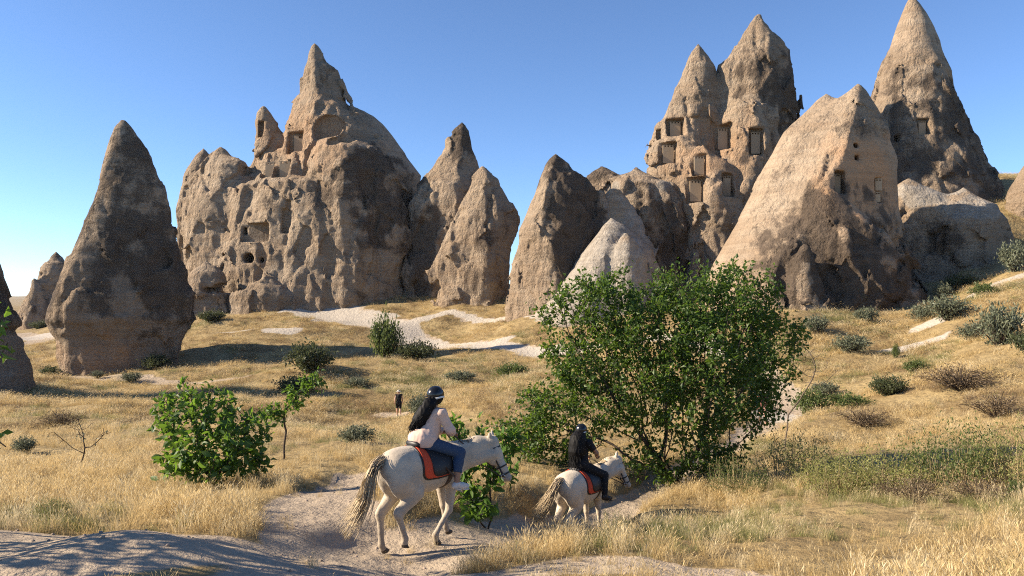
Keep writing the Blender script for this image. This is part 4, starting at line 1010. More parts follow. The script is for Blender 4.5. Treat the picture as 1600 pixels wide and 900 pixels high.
def horse_mat(name, base, grey):
    m, nt, b = mat_new(name); g = N(nt); co = g.coord('Object'); n = g.noise(co, 3.5, 5); n2 = g.noise(co, 30, 3)
    n5 = g.noise(co, 11, 4); c = g.mix(g.ramp(n, .35, .7), base, tuple(v*.74 for v in base)); c = g.mix(g.math('MULTIPLY', g.ramp(n5, .52, .7), .35), c, tuple(v*.62 for v in base)); c = g.mix(g.math('MULTIPLY', g.ramp(n2, .62, .72), .25), c, grey)
    c = g.mix(g.attr('grey'), c, grey)
    g.put(b.inputs['Base Color'], c); b.inputs['Roughness'].default_value = .62; b.inputs['Specular IOR Level'].default_value = .25
    b.inputs['Sheen Weight'].default_value = .15; g.put(b.inputs['Normal'], g.bump(g.math('ADD', n2, g.math('MULTIPLY', n5, 1.5)), .3, .02)); return m
H_COAT1 = horse_mat('flea_bitten_coat', (.45, .38, .29), (.16, .13, .105))
H_COAT2 = horse_mat('white_coat', (.56, .475, .36), (.23, .185, .14))
HOOF = simple_mat('hoof', (.060, .048, .038), .55, .3, 20)
HAIR_W = simple_mat('horse_hair', (.46, .36, .22), .55, .35, 9)
HAIR_G = simple_mat('grey_horse_hair', (.16, .125, .09), .55, .4, 9)
LEATHER = simple_mat('black_leather', (.016, .014, .014), .45, .3, 12)
STRAP = simple_mat('brown_leather', (.05, .030, .022), .5, .3, 12)
RED = simple_mat('red_felt', (.50, .060, .022), .85, .12, 25)
METAL = simple_mat('steel', (.45, .44, .42), .3, .1, 8, 0, 1.0)
EYE = simple_mat('dark_eye', (.01, .008, .006), .15)
SKIN_D = simple_mat('tan_skin', (.30, .155, .085), .55, .08, 6)
SKIN_L = simple_mat('pale_skin', (.42, .25, .17), .55, .08, 6)
HAIR_B = simple_mat('black_hair', (.005, .0045, .0045), .62, .4, 30, 0, 0, .15)
HELM = simple_mat('helmet_shell', (.008, .008, .009), .22, .1, 6, 0, 0, .5)
WHITE = simple_mat('white_band', (.62, .60, .56), .6, .06, 8)
SHIRT = simple_mat('blush_shirt', (.56, .40, .32), .85, .08, 9, .2)
JEANS = simple_mat('blue_denim', (.030, .052, .095), .85, .25, 40)
BLACKC = simple_mat('black_cloth', (.010, .010, .011), .85, .3, 20)
SHOE = simple_mat('white_shoe', (.50, .47, .43), .7, .08, 12)
BOOT = simple_mat('dark_boot', (.022, .018, .016), .55, .3, 12)
PINK = simple_mat('pink_top', (.50, .20, .16), .8, .1, 9)
STRAWHAT = simple_mat('pale_hat', (.42, .38, .32), .85, .1, 14)

def horse(name, label, px, D, heading, coat, legs, neck, tail_pts, pitch=0.0, fat=1.0, mane_side=-1, scale=1.0, grey_leg=.5):
    root = link(name, None, loc=gpt(px, D)); tag(root, label, 'horse', 'horses walking along the trail'); root.rotation_euler = (0, pitch, heading); root.scale = (scale,)*3
    B = Body(.015)
    f = fat
    B.chain([(-.60,0,1.22), (-.30,0,1.17), (.0,0,1.10), (.30,0,1.12), (.52,0,1.15)], [.22*f, .29*f, .315*f, .29*f, .21*f], .10)
    B.ell((-.46,0,1.27), (.30,.25*f,.22), .10); B.ell((.30,0,1.36), (.22,.10,.12), .10)
    for sy in (-1, 1):
        B.ell((-.52,.135*sy*f,1.10), (.23,.145*f,.32), .08, .12); B.ell((.40,.14*sy*f,1.10), (.17,.12,.30), .08, -.25)
        B.ell((-.38,.15*sy*f,1.28), (.12,.10,.10), .06)
    # neck and head
    nb, nm, poll, cheek, muz = [np.array(p, float) for p in neck]
    B.chain([(.42,0,1.18), nb, nm, poll], [.25, .195, .14, .10], .09)
    B.cap(nb-np.array([0,0,.10]), cheek+np.array([-.10,0,-.02]), .16, .075, .08)
    face = muz-poll; L = np.linalg.norm(face); fd = face/L; sd = np.cross(fd, [0,0,1.0]); sd /= np.linalg.norm(sd); back = np.cross(fd, sd); 
    if np.dot(back, nm-poll) < 0: back = -back
    fr = -back
    B.chain([poll+back*.00, poll+fd*.20+back*.02, poll+fd*.42+back*.01, muz-fd*.02], [.095, .098, .066, .060], .05)
    for sy in (-1, 1):
        B.ell(poll+fd*.24+back*.075+sd*sy*.045, (.10,.055,.10), .05)      # jowl
        B.ell(poll+fd*.13+fr*.045+sd*sy*.058, (.040,.032,.040), .03)      # brow
        B.ell(muz+sd*sy*.028+fr*.012, (.05,.035,.045), .03)               # nostril wing
        e0 = poll-fd*.03+sd*sy*.055+fr*.0; up = -fd*.75+fr*.35+sd*sy*.12; up /= np.linalg.norm(up)
        B.chain([e0, e0+up*.085, e0+up*.165], [.032, .030, .006], .02)    # ear
    B.cap(muz+back*.045-fd*.05, muz+back*.05+fd*.005, .035, .030, .03)    # lower lip and chin
    for leg in legs:
        kind, sy, J = leg; J = [np.array(j, float) for j in J]; y = sy
        if kind == 'hind':
            B.chain(J[:2], [.17, .125], .08); B.chain(J[1:3], [.125, .062], .05)
            B.cap(J[1]+np.array([-.06,0,-.10]), J[2]+np.array([-.01,0,.08]), .085, .045, .04)
            B.chain([J[2]+np.array([-.035,0,.035]), J[2]], [.042, .055], .03)
            B.chain(J[2:5], [.056, .041, .047], .025); B.chain(J[4:6], [.046, .047], .02)
        else:
            B.chain(J[:2], [.12, .092], .07); B.chain(J[1:3], [.092, .054], .04); B.ell(J[2], (.054,.050,.07), .02)
            B.chain(J[2:5], [.050, .037, .045], .025); B.chain(J[4:6], [.044, .046], .02)
    def attrs(V):
        g = sstep(.75, .25, V[:, 2])*grey_leg*.6 + .85*np.exp(-((V-muz)**2).sum(1)/.10**2) + .15*np.clip(pn(V[:, 0]*5, V[:, 1]*5, V[:, 2]*5), 0, 1)
        g = np.maximum(g, .5*np.exp(-((V[:, 0]+.78)/.10)**2-(V[:, 1]/.09)**2-((V[:, 2]-1.0)/.22)**2)); return {'grey': np.clip(g, 0, 1)}
    link('body', B.mesh('horse_body', attrs=attrs), coat, root)
    for leg in legs:                                                       # hooves
        J = leg[2]; a, b = np.array(J[5], float), np.array(J[6], float); d = (b-a)/np.linalg.norm(b-a); g = Geo()
        s_ = np.array([1.0, 0, 0])-d*d[0]; s_ /= np.linalg.norm(s_); t = np.cross(d, s_); V = []
        for r, q, off in ((.043, a-d*.005, 0), (.052, a+d*.035, .012), (.060, b, .028)):
            for k in range(10):
                w = 2*math.pi*k/10; V.append(q+s_*(r*math.cos(w)+off)+t*r*math.sin(w)*.92)
        g.add(V, [(i*10+k, i*10+(k+1) % 10, i*10+10+(k+1) % 10, i*10+10+k) for i in (0, 1) for k in range(10)]+[tuple(20+k for k in range(10))]); link('hoof', g.mesh('hoof'), HOOF, root)
    for sy in (-1, 1):                                                     # eyes
        e = Body(.006); e.ell(poll+fd*.155+fr*.040+sd*sy*.078, (.022,.018,.020), .01); link('eye', e.mesh('eye'), EYE, root)
    rg = np.random.default_rng(int(px))
    def hair(n, pts, r0, spread0, spread1, wav, rad, cut=(0.6, 1.0)):
        g = Geo(); pts = np.array(pts, float); tt = np.linspace(0, 1, len(pts))
        for i in range(n):
            o0 = rg.normal(size=3)*spread0; o1 = rg.normal(size=3)*spread1; e = rg.uniform(*cut); ph = rg.random()*6.28; P = []
            for t in np.linspace(0, e, 9):
                c = np.array([np.interp(t, tt, pts[:, d]) for d in range(3)]); P.append(c+o0*(1-t)+o1*t+wav*math.sin(6*t+ph)*np.array([.5, 1, .2])*t)
            g.tube(P, [rad*(.6+.8*math.sin(math.pi*min(1, .25+j/8*.75))) if j < 8 else .0012 for j in range(9)], 4, False)
        return g
    ts = np.array(tail_pts, float)
    dock = Body(.012); dock.chain(ts[:3], [.050, .042, .026], .03); link('tail', dock.mesh('tail_dock', attrs=lambda V: {'grey': np.full(len(V), .7)}), coat, root)
    tl = link('tail_hair', hair(380, ts, 0, .026, .080, .03, .0032).mesh('tail_hair'), HAIR_W, root)
    link('tail_hair', hair(220, ts, 0, .030, .06, .025, .0034, (.35, .8)).mesh('tail_hair_dark'), HAIR_G, root)
    # mane along the crest
    g = Geo(); crest = [nb+np.array([-.10,0,.16]), (nb+nm)/2+np.array([-.07,0,.15]), nm+np.array([-.05,0,.125]), poll-fd*.06+back*.03]
    crest = np.array(crest); tt = np.linspace(0, 1, 4)
    for i in range(150):
        t = rg.random(); c = np.array([np.interp(t, tt, crest[:, d]) for d in range(3)]); l = rg.uniform(.07, .17); sgn = mane_side if rg.random() < .75 else -mane_side
        q = np.array([rg.normal()*.03-.02, sgn*.10, -.55]); P = [c+rg.normal(size=3)*.012, c+np.array([0, sgn*.035, .02])+rg.normal(size=3)*.01, c+np.array([0, sgn*.085, -.05])+q*l*.4, c+np.array([0, sgn*.12, -.10])+q*l]
        g.tube(P, [.007, .009, .007, .0015], 3, False)
    link('mane', g.mesh('mane'), HAIR_W if coat is H_COAT2 else simple_mat('mane_hair', (.34, .28, .21), .6, .35, 9), root)
    root['_'] = 0; del root['_']
    return root, dict(poll=poll, muz=muz, fd=fd, sd=sd, fr=fr, back=back, cheek=cheek, nb=nb, f=f)

def tack(hroot, info, hand, lab):
    """saddle (pad, seat, flaps, girth, stirrups) and bridle, things of their own lying on the horse"""
    f = info['f']
    sad = link('saddle', None, loc=hroot.location); sad.rotation_euler = hroot.rotation_euler; sad.scale = hroot.scale; tag(sad, lab[0], 'saddle', 'saddles on the horses')
    def barrel(vox=.014):
        b = Body(vox); b.chain([(-.60,0,1.22), (-.30,0,1.17), (.0,0,1.10), (.30,0,1.12), (.52,0,1.15)], [.22*f, .29*f, .315*f, .29*f, .21*f], .10); b.ell((-.46,0,1.27), (.30,.25*f,.22), .10); b.ell((.30,0,1.36), (.22,.10,.12), .10); return b
    def region(x0, x1, zb, r):                                          # rounded saddle cloth outline in side view
        def fn(X, Y, Z):
            dx = np.abs(X-(x0+x1)/2)-(x1-x0)/2+r; dz = np.maximum(zb-Z, -9)+r
            return np.sqrt(np.maximum(dx, 0)**2+np.maximum(dz, 0)**2)-r+np.minimum(np.maximum(dx, dz), 0)
        return fn
    e = barrel(); e.cut(region(-.295, .28, 1.02, .13)); link('pad_edging', e.mesh('pad_edging', .016), LEATHER, sad)
    p = barrel(); p.cut(region(-.27, .25, 1.045, .11)); link('saddle_pad', p.mesh('saddle_pad', .026), RED, sad)
    s_ = Body(.013); s_.ell((-.02,0,1.465), (.25,.17,.055), .05); s_.ell((-.24,0,1.515), (.05,.15,.055), .05); s_.ell((.20,0,1.515), (.05,.07,.065), .05)
    link('seat', s_.mesh('saddle_seat'), LEATHER, sad)
    fl = barrel(); fl.cut(region(-.13, .25, 1.06, .10)); link('flap', fl.mesh('saddle_flap', .040), LEATHER, sad)
    gi = barrel(); gi.cut(lambda X, Y, Z: np.maximum(np.abs(X-.24)-.045, Z-1.05)); link('girth', gi.mesh('girth', .014), STRAP, sad)
    for sy in (-1, 1):
        fx, fy, fz = hand['foot'][0], hand['foot'][1]*sy, hand['foot'][2]
        g = Geo(); g.strap([(.06, sy*.34*f, 1.22), (.5*(.06+fx), sy*(.40), 1.06), (fx, fy, fz+.10)], (1,0,0), .028, .006); link('stirrup_leather', g.mesh('stirrup_leather'), STRAP, sad)
        g = Geo(); arc = [(fx+.0, fy-.055, fz-.035)]+[(fx, fy+.055*math.sin(a), fz+.04+.065*math.cos(a)) for a in np.linspace(-1.9, 1.9, 10)]+[(fx, fy+.055, fz-.035), (fx, fy-.055, fz-.035)]
        g.tube(arc, .008, 5); link('stirrup_iron', g.mesh('stirrup_iron'), METAL, sad)
    br = link('bridle', None, loc=hroot.location); br.rotation_euler = hroot.rotation_euler; br.scale = hroot.scale; tag(br, lab[1], 'bridle', 'bridles on the horses')
    P, fd, sd, fr, bk = info['poll'], info['fd'], info['sd'], info['fr'], info['back']; L = np.linalg.norm(info['muz']-P)
    def ring(t, w, d, off=0.0, tilt=0.0):
        c = P+fd*t*L; return [c+sd*w*math.cos(a)+(fr*math.sin(a)*d)+bk*off+fd*tilt*math.sin(a) for a in np.linspace(0, 2*math.pi, 19)]
    for nm_, pts in (('noseband', ring(.66, .088, .090, .02)), ('browband', ring(.14, .112, .112, .015, .02)), ('throat_latch', ring(.22, .118, .150, .065, -.06)), ('chin_strap', ring(.86, .078, .080, .02))):
        g = Geo(); g.strap(pts, [fd]*len(pts), .022, .007); link(nm_, g.mesh(nm_), LEATHER, br)
    for sy in (-1, 1):
        g = Geo(); g.strap([P-fd*.02+bk*.03, P+fd*.06+sd*sy*.105+bk*.01, P+fd*.22*L+sd*sy*.118+bk*.025, P+fd*.62*L+sd*sy*.088+bk*.03, P+fd*.90*L+sd*sy*.078+bk*.035], fr, .022, .007); link('cheek_strap', g.mesh('cheek_strap'), LEATHER, br)
        c = P+fd*.90*L+sd*sy*.085+bk*.035; g = Geo(); g.tube([c+fd*.032*math.cos(a)+bk*.032*math.sin(a) for a in np.linspace(0, 6.283, 13)], .006, 5, False); link('bit_ring', g.mesh('bit_ring'), METAL, br)
        h = np.array(hand['rein'][0 if sy < 0 else 1], float); nb = info['nb']; side = nb+np.array([.05, sy*.22 if abs(c[1]) < .2 else sy*.22, .02])
        pts = [c+bk*.03]; 
        for t in np.linspace(.12, 1, 9): 
            q = (1-t)**2*c+2*t*(1-t)*(side+np.array([.12,0,-.05]))+t*t*h; pts.append(q)
        g = Geo(); g.strap(pts, (0,0,1), .018, .006); link('rein', g.mesh('rein'), STRAP, br)

def person(label, loc, rotz, J, scale=1.0, clothes=(), skin=SKIN_D, vox=.009, group=None, hair=None, helmet=None, hat=None, look=0.0, pitch=0.0):
    root = link('person', None, loc=loc); root.rotation_euler = (0, pitch, rotz); root.scale = (scale,)*3; tag(root, label, 'person', group)
    j = {k: np.array(v, float) for k, v in J.items()}
    def torso(B, arms=(.95, .95), k=.04):
        B.chain([j['pelvis'], j['waist'], j['chest']], [.125, .112, .128], .07)
        for s in 'lr':
            sg = 1 if s == 'l' else -1
            B.cap(j['chest']+[0, 0, .05], j['sh_'+s], .085, .062, .06); B.ell(j['waist']*.5+j['chest']*.5+[0, sg*.07, 0], (.085, .075, .15), .06)
            B.ell(j['pelvis']+[-.03, sg*.075, -.02], (.115, .10, .10), .05)
        return B
    def arm(B, s, up=True, low=True, g=0.0):
        if up: B.chain([j['sh_'+s], j['el_'+s]], [.052+g, .042+g], .035)
        if low: B.chain([j['el_'+s], .65*j['el_'+s]+.35*j['wr_'+s], j['wr_'+s]], [.042+g, .043+g, .028+g], .025)
        return B
    def legp(B, s, up=True, low=True, g=0.0):
        if up: B.chain([j['hip_'+s], j['kn_'+s]], [.092+g, .062+g], .05)
        if low: B.chain([j['kn_'+s], .68*j['kn_'+s]+.32*j['an_'+s]+[-.015, 0, 0], j['an_'+s]], [.060+g, .058+g, .037+g], .03)
        return B
    B = torso(Body(vox))
    hd = j['head']; lk = np.array([math.cos(look), math.sin(look), 0]); ls = np.array([-lk[1], lk[0], 0])
    B.cap(j['chest']+[0, 0, .10], hd-[0, 0, .06]-lk*.01, .062, .052, .04)
    B.ell(hd+[0, 0, .02]-lk*.012, (.098, .088, .108), .03); B.cap(hd+lk*.035-[0, 0, .02], hd+lk*.052-[0, 0, .085], .062, .042, .04)
    B.cap(hd+lk*.092+[0, 0, .012], hd+lk*.112-[0, 0, .030], .010, .016, .018); B.ell(hd+lk*.088-[0, 0, .062], (.020, .022, .010), .012)
    for sg in (-1, 1): B.ell(hd+ls*sg*.088-[0, 0, .008]-lk*.008, (.020, .013, .032), .012); B.ell(hd+lk*.082+ls*sg*.034+[0, 0, .030], (.018, .026, .010), .012)
    for s in 'lr':
        arm(B, s); legp(B, s)
        # hand: palm, four fingers and a thumb that leaves the side of the palm
        w = j['wr_'+s]; d = j['hd_'+s]-w; d /= np.linalg.norm(d); pa = j.get('pn_'+s, np.array([0, 0, -1.0])); pa = pa-d*np.dot(pa, d); pa /= np.linalg.norm(pa); ac = np.cross(d, pa)*(1 if s == 'l' else -1)
        kn = w+d*.085; B.cap(w, w+d*.03, .027, .026, .015)
        for q in (-.026, 0, .026): B.cap(w+d*.03+ac*q*.7, kn+ac*q, .017, .014, .012)
        for i, (q, ln) in enumerate(((-.033, .060), (-.011, .078), (.012, .084), (.033, .076))):
            a = kn+ac*q; b = a+(d*.75+pa*.65)*ln*.48; c = b+(d*-.05+pa*1.0)*ln*.35; e = c+(-d*.75+pa*.55)*ln*.25; B.chain([a, b, c, e], [.0105, .0095, .009, .0075], .004)
        t0 = w+d*.028+ac*.026; B.chain([t0, t0+ac*.030+d*.026+pa*.012, t0+ac*.028+d*.052+pa*.034], [.0135, .012, .0085], .006)
        f0, f1 = j['an_'+s], j['to_'+s]; fdv = f1-f0; B.cap(f0-[0, 0, .01], f0-fdv*.18-[0, 0, .05], .036, .034, .03); B.chain([f0-[0, 0, .035], .45*f0+.55*f1-[0, 0, .025], f1-[0, 0, .015]], [.037, .036, .026], .03)
    link('body', B.mesh('person_body'), skin, root)
    for sg in (-1, 1):
        e = Body(.004); e.ell(hd+lk*.088+ls*sg*.034+[0, 0, .012], (.010, .010, .008), .004); link('eye', e.mesh('eye'), EYE, root)
    for c in clothes:
        kind, mat = c[:2]; opt = c[2] if len(c) > 2 else {}
        if kind == 'shirt':
            C = torso(Body(.011), k=.05); sl = opt.get('sleeve', 'long')
            for s in 'lr':
                if sl == 'short': C.cap(j['sh_'+s], .5*j['sh_'+s]+.5*j['el_'+s], .058, .052, .03)
                elif sl == 'long': arm(C, s, True, True, .004)
            if opt.get('hem'):
                for h in opt['hem']: C.ell(h[0], h[1], .06)
            zc = opt.get('bottom', -9); hz = j['chest'][2]+.155
            C.cut(lambda X, Y, Z: np.maximum(zc-Z, Z-hz))
            if sl == 'none':
                pass
            if sl == 'long':
                for s in 'lr':
                    w = j['wr_'+s]; d = w-j['el_'+s]; d /= np.linalg.norm(d); C.cut(lambda X, Y, Z, w=w, d=d: np.where((X-w[0])**2+(Y-w[1])**2+(Z-w[2])**2 < .10**2, (X-w[0])*d[0]+(Y-w[1])*d[1]+(Z-w[2])*d[2]+.015, -1))
            folds = opt.get('fold', .006)
            o = link('shirt', C.mesh('shirt', opt.get('grow', .016), rough=lambda x, y, z: folds*pn(x*13, y*13, z*7)+folds*.7*pn(x*24+3, y*24, z*15)), mat, root)
        elif kind == 'trousers':
            C = Body(.011); C.chain([j['pelvis'], j['waist']], [.125, .112], .06); full = opt.get('long', True)
            for s in 'lr':
                sg = 1 if s == 'l' else -1
                C.ell(j['pelvis']+[-.03, sg*.075, -.02], (.115, .10, .10), .05); legp(C, s, True, full, opt.get('g', .004))
                if full:
                    a = j['an_'+s]; d = a-j['kn_'+s]; d /= np.linalg.norm(d); up_ = opt.get('ankle', .06); C.cut(lambda X, Y, Z, a=a, d=d: np.where((X-a[0])**2+(Y-a[1])**2+(Z-a[2])**2 < .20**2, (X-a[0])*d[0]+(Y-a[1])*d[1]+(Z-a[2])*d[2]+up_, -1))
            wz = j['waist'][2]+.03; C.cut(lambda X, Y, Z: Z-wz)
            if not full: zk = opt['bottom']; C.cut(lambda X, Y, Z: zk-Z)
            link('trousers' if full else 'shorts', C.mesh('trousers', .012, rough=lambda x, y, z: .004*pn(x*16, y*16, z*9)), mat, root)
        elif kind == 'shoes':
            for s in 'lr':
                f0, f1 = j['an_'+s], j['to_'+s]; fdv = f1-f0; C = Body(.007)
                C.cap(f0-[0, 0, .02], f0-fdv*.20-[0, 0, .055], .040, .040, .03); C.chain([f0-[0, 0, .04], .45*f0+.55*f1-[0, 0, .032], f1-[0, 0, .02]], [.043, .043, .034], .03)
                if opt.get('boot'): C.chain([f0-[0, 0, .02], f0*.55+j['kn_'+s]*.45], [.048, .066], .03)
                o = link('boot' if opt.get('boot') else 'shoe', C.mesh('shoe', .006), mat, root)
                g = Geo(); a = f0-fdv*.24-[0, 0, .098]; b = f1-[0, 0, .060]; g.strap([a, .5*(a+b)-[0, 0, .008], b, b+(b-a)*.12+[0, 0, .006]], np.cross(fdv, [0, 0, 1.0]), .078, .016); link('sole', g.mesh('sole'), opt.get('sole', mat), o)
    if helmet is not None:
        H = Body(.008); hc = hd+[0, 0, .045]-lk*.008; H.ell(hc, (.135, .120, .128), .02); H.cut(lambda X, Y, Z: (hc[2]-.035)-Z)
        v0 = hc+lk*.125-[0, 0, .012]; ho = link('helmet', H.mesh('helmet'), helmet, root)
        Vv = Geo(); arc = np.linspace(-1.0, 1.0, 9); pts_in = [hc+lk*.120*math.cos(a)+ls*.115*math.sin(a)-[0, 0, .018] for a in arc]; pts_out = [hc+lk*(.120*math.cos(a)+.075*math.cos(a*1.25))+ls*.118*math.sin(a)-[0, 0, .032] for a in arc]
        V = []; 
        for a, b in zip(pts_in, pts_out): V += [a, b, b-np.array([0, 0, .008]), a-np.array([0, 0, .008])]
        Fq = []; 
        for i in range(8):
            for k in range(4): Fq.append((i*4+k, i*4+(k+1) % 4, i*4+4+(k+1) % 4, i*4+4+k))
        Fq += [(0, 1, 2, 3), (35, 34, 33, 32)]
        Vv.add(V, Fq); link('visor', Vv.mesh('visor'), helmet, ho)
        g = Geo(); n = 15; aa = np.linspace(math.pi*.45, math.pi*1.55, n); g.strap([hc+lk*.134*math.cos(a)+ls*.120*math.sin(a)-[0, 0, .038+.010*math.cos(a*3)] for a in aa], (0, 0, 1), .026, .012); link('helmet_band', g.mesh('helmet_band'), WHITE, ho)
    if hat is not None:
        H = Body(.009); hc = hd+[0, 0, .055]; H.ell(hc+[0, 0, .02], (.105, .098, .085), .02); H.ell(hc, (.20, .19, .018), .02); H.cut(lambda X, Y, Z: (hc[2]-.02)-Z); link('hat', H.mesh('hat'), hat, root)
    if hair is not None:
        mat, guide, n, wav, s0, s1, rad = hair; rg = np.random.default_rng(3+n); gpts = np.array(guide, float); tt = np.linspace(0, 1, len(gpts)); g = Geo()
        C = Body(.012); C.ell(hd+[0, 0, .01]-lk*.03, (.105, .102, .115), .03); m = len(gpts); C.chain(gpts[:-1], [.078]+[s1*1.15]*(m-3)+[s1*.7], .05); C.cut(lambda X, Y, Z: np.where(np.broadcast_to(Z, np.broadcast(X, Y, Z).shape) > hd[2]-.10, (X-hd[0])*lk[0]+(Y-hd[1])*lk[1]-.02, -1))
        for i in range(n):
            o = rg.normal(size=3); o /= np.linalg.norm(o); o0 = o*s0; o1 = o*s1*rg.uniform(.7, 1.5); e = rg.uniform(.75, 1.05); ph = rg.random()*6.28; fq = rg.uniform(9, 15); P = []
            for t in np.linspace(0, e, 12):
                c = np.array([np.interp(min(t, 1), tt, gpts[:, d]) for d in range(3)]); P.append(c+o0*(1-t)+o1*t+wav*math.sin(fq*t+ph)*np.array([.6, 1, .2])*min(1, 3*t)+np.array([0, 0, -.05*max(0, t-1)]))
            g.tube(P, [rad*(1 if q < 10 else (.75 if q == 10 else .2)) for q in range(12)], 5, False)
        ho = link('hair', C.mesh('hair_mass', rough=lambda x, y, z: .010*pn(x*30, y*30, z*5)), mat, root)
        st = link('strands', g.mesh('hair_strands'), mat, ho); st['kind'] = 'stuff'
    return root

# ---- poses: X ahead, Y to the left, Z up, hooves at z = 0
def hind(sy, hipx, st, hock, fet, toe): return ('hind', sy, [(hipx, .14*sy, 1.08), (st[0], .17*sy, st[1]), (hock[0], .135*sy, hock[1]), (.45*hock[0]+.55*fet[0], .13*sy, .45*hock[1]+.55*fet[1]), (fet[0], .13*sy, fet[1]), (fet[0]*.5+toe[0]*.5, .13*sy, fet[1]*.5+toe[1]*.5), (toe[0], .13*sy, toe[1])])
def fore(sy, el, kn, fet, toe): return ('fore', sy, [(.42, .13*sy, 1.02), (el[0], .145*sy, el[1]), (kn[0], .135*sy, kn[1]), (.45*kn[0]+.55*fet[0], .13*sy, .45*kn[1]+.55*fet[1]), (fet[0], .13*sy, fet[1]), (fet[0]*.5+toe[0]*.5, .13*sy, fet[1]*.5+toe[1]*.5), (toe[0], .13*sy, toe[1])])

H1_HEAD = math.radians(46)
h1, i1 = horse('horse', 'nearer grey white horse walking with its right hind foot lifted', 665, 11.25, H1_HEAD, H_COAT1,
    [hind(1, -.54, (-.42, .86), (-.72, .54), (-.70, .13), (-.65, .005)), hind(-1, -.52, (-.34, .86), (-.60, .58), (-.48, .22), (-.50, .10)),
     fore(1, (.40, .88), (.46, .47), (.50, .13), (.55, .005)), fore(-1, (.38, .88), (.34, .47), (.08, .15), (.10, .005))],
    [(.62,-.03,1.23), (.90,-.14,1.34), (1.10,-.27,1.39), (1.16,-.36,1.24), (1.24,-.49,.84)],
    [(-.78,0,1.36), (-.90,.0,1.32), (-.98,.02,1.12), (-1.02,.06,.85), (-1.12,.14,.60), (-1.22,.22,.42)], scale=1.03, fat=.95)
R1 = dict(foot=(.30, .42, .84), rein=[(.42, -.06, 1.62), (.42, .06, 1.62)])
tack(h1, i1, R1, ('black saddle on a red pad with dark edging on the nearer horse', 'dark leather bridle and reins on the nearer grey white horse'))
def shift(J, dx, dz, keep=('kn_', 'an_', 'to_')):
    return {k: (v if k[:3] in keep or k[:3] == 'pn_' else (v[0]+dx, v[1], v[2]+dz)) for k, v in J.items()}
person('rider in blush shirt, blue jeans and black helmet on the nearer horse', h1.location, H1_HEAD, shift(dict(
    pelvis=(-.06,0,1.58), waist=(.0,0,1.73), chest=(.07,0,1.92), sh_l=(.09,.185,2.01), sh_r=(.09,-.185,2.01), el_l=(.16,.27,1.76), el_r=(.20,-.26,1.76),
    wr_l=(.38,.09,1.66), wr_r=(.40,-.08,1.66), hd_l=(.46,.06,1.65), hd_r=(.48,-.05,1.65), head=(.13,.0,2.22),
    hip_l=(-.03,.12,1.56), hip_r=(-.03,-.12,1.56), kn_l=(.38,.34,1.34), kn_r=(.38,-.34,1.34), an_l=(.24,.42,.94), an_r=(.24,-.42,.94), to_l=(.40,.46,.885), to_r=(.40,-.46,.885)), .05, -.07),
    clothes=[('shirt', SHIRT, dict(bottom=1.46, hem=[((-.06,0,1.57), (.185,.195,.15))], grow=.024, fold=.007)), ('trousers', JEANS, dict(ankle=.14)), ('shoes', SHOE)],
    skin=SKIN_D, scale=1.03, group='riders on white horses', helmet=HELM, look=math.radians(98),
    hair=(HAIR_B, [(.12,-.02,2.13), (.03,-.03,2.05), (-.04,-.01,1.94), (-.09,.04,1.83), (-.12,.07,1.73), (-.14,.08,1.63)], 150, .030, .045, .085, .0085))

H2_HEAD = math.radians(52)
h2, i2 = horse('horse', 'farther plump white horse heading down the trail into the weeds', 908, 15.8, H2_HEAD, H_COAT2,
    [hind(1, -.54, (-.40, .86), (-.70, .54), (-.66, .13), (-.61, .005)), hind(-1, -.52, (-.42, .84), (-.74, .52), (-.80, .14), (-.76, .005)),
     fore(1, (.40, .88), (.42, .47), (.44, .13), (.49, .005)), fore(-1, (.40, .88), (.50, .48), (.52, .13), (.57, .005))],
    [(.62,-.04,1.28), (.86,-.18,1.46), (1.00,-.30,1.55), (1.06,-.40,1.40), (1.12,-.52,.99)],
    [(-.76,0,1.38), (-.90,.02,1.34), (-1.00,.06,1.14), (-1.06,.16,.90), (-1.12,.28,.68), (-1.18,.38,.52)], fat=1.08, grey_leg=.2)
R2 = dict(foot=(.32, .43, .82), rein=[(.42, -.06, 1.62), (.42, .06, 1.62)])
tack(h2, i2, R2, ('black saddle on a red pad under the rider in black', 'dark bridle with reddish straps on the farther plump horse'))
person('rider all in black with long straight hair on the farther horse', h2.location, H2_HEAD, dict(
    pelvis=(-.06,0,1.60), waist=(-.04,0,1.77), chest=(.0,0,1.98), sh_l=(.01,.18,2.07), sh_r=(.01,-.18,2.07), el_l=(.10,.26,1.82), el_r=(.14,-.30,1.84),
    wr_l=(.34,.10,1.70), wr_r=(.36,-.16,1.72), hd_l=(.42,.07,1.68), hd_r=(.44,-.13,1.71), head=(.02,.0,2.28),
    hip_l=(-.03,.12,1.56), hip_r=(-.03,-.12,1.56), kn_l=(.38,.35,1.33), kn_r=(.38,-.35,1.33), an_l=(.26,.43,.93), an_r=(.26,-.43,.93), to_l=(.42,.47,.87), to_r=(.42,-.47,.87)),
    clothes=[('shirt', BLACKC, dict(bottom=1.52, hem=[((-.08,0,1.64), (.18,.19,.15))], grow=.02, sleeve='short')), ('trousers', BLACKC, dict(ankle=.02, g=.012)), ('shoes', BOOT, dict(boot=True))],
    skin=SKIN_D, group='riders on white horses', helmet=HELM, look=math.radians(-12),
    hair=(HAIR_B, [(-.05,0,2.22), (-.10,0,2.14), (-.14,0,2.02), (-.16,0,1.88), (-.17,0,1.74), (-.19,0,1.62)], 230, .008, .045, .15, .0075))

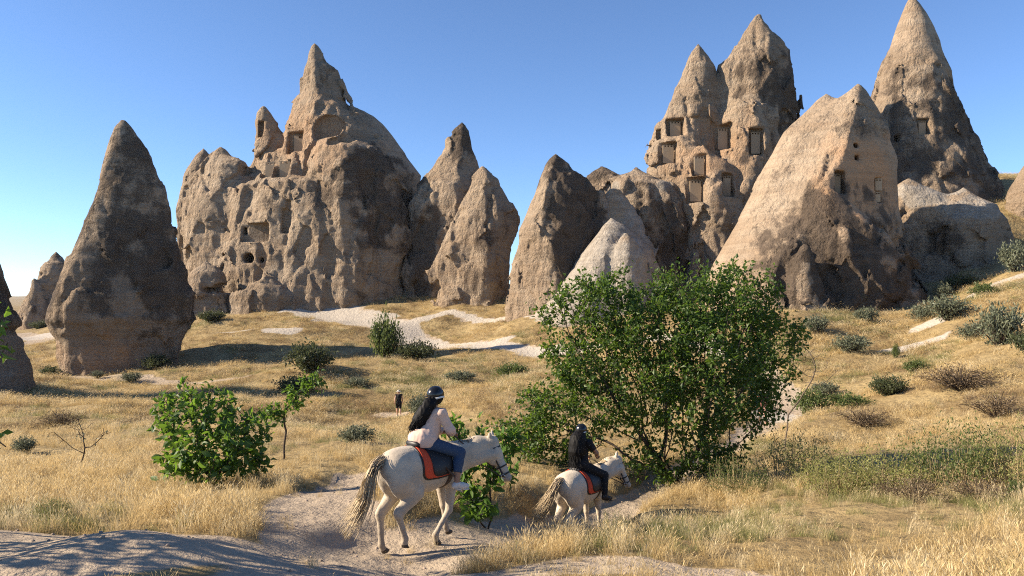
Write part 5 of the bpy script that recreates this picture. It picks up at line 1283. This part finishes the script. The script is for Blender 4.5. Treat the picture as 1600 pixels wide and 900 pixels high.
# ---- walkers
def walk(sw=.22, z0=0.0):
    return dict(pelvis=(0,0,.96), waist=(.01,0,1.10), chest=(.02,0,1.32), sh_l=(.02,.18,1.42), sh_r=(.02,-.18,1.42), el_l=(-.08,.24,1.14), el_r=(.06,-.24,1.14), wr_l=(-.04,.27,.90), wr_r=(.18,-.26,.92),
        hd_l=(-.02,.27,.82), hd_r=(.24,-.26,.84), pn_l=(1,0,0), pn_r=(1,0,0), head=(.03,0,1.60), hip_l=(0,.09,.92), hip_r=(0,-.09,.92), kn_l=(.14,.10,.52), kn_r=(-.02,-.10,.50), an_l=(.20,.10,.09), an_r=(-.26,-.10,.15), to_l=(.36,.11,.055), to_r=(-.12,-.11,.055))
person('distant walker in black top, black shorts and pale hat on the valley path', gpt(623, 46), math.radians(100), walk(), .95,
    [('shirt', BLACKC, dict(bottom=.92, sleeve='none')), ('trousers', BLACKC, dict(long=False, bottom=.55, g=.012)), ('shoes', SHOE)], SKIN_L, .012, None, None, None, STRAWHAT)
person('hiker in pink top half hidden behind the gnarled tree trunk', gpt(1192, 37), math.radians(260), walk(), 1.0,
    [('shirt', PINK, dict(bottom=.90, sleeve='short')), ('trousers', simple_mat('light_shorts', (.42, .24, .18), .8, .1, 9), dict(long=False, bottom=.55, g=.012)), ('shoes', SHOE)], SKIN_L, .012, None, None, None, STRAWHAT)

# ------------------------------------------------------------------ air
g = Geo(); g.box((-9800, -40, -70), (9800, 6200, 75)); hz = link('haze', g.mesh('haze', False))
hm = bpy.data.materials.new('thin_air'); hm.use_nodes = True; nt = hm.node_tree; nt.nodes.clear()
vo = nt.nodes.new('ShaderNodeVolumePrincipled'); vo.inputs['Color'].default_value = (.80, .88, 1.0, 1); vo.inputs['Density'].default_value = .00005; vo.inputs['Anisotropy'].default_value = .2
mo = nt.nodes.new('ShaderNodeOutputMaterial'); nt.links.new(vo.outputs[0], mo.inputs['Volume']); hz.data.materials.append(hm)
tag(hz, 'thin bluish air over the valley and the far hills', 'haze', kind='stuff')
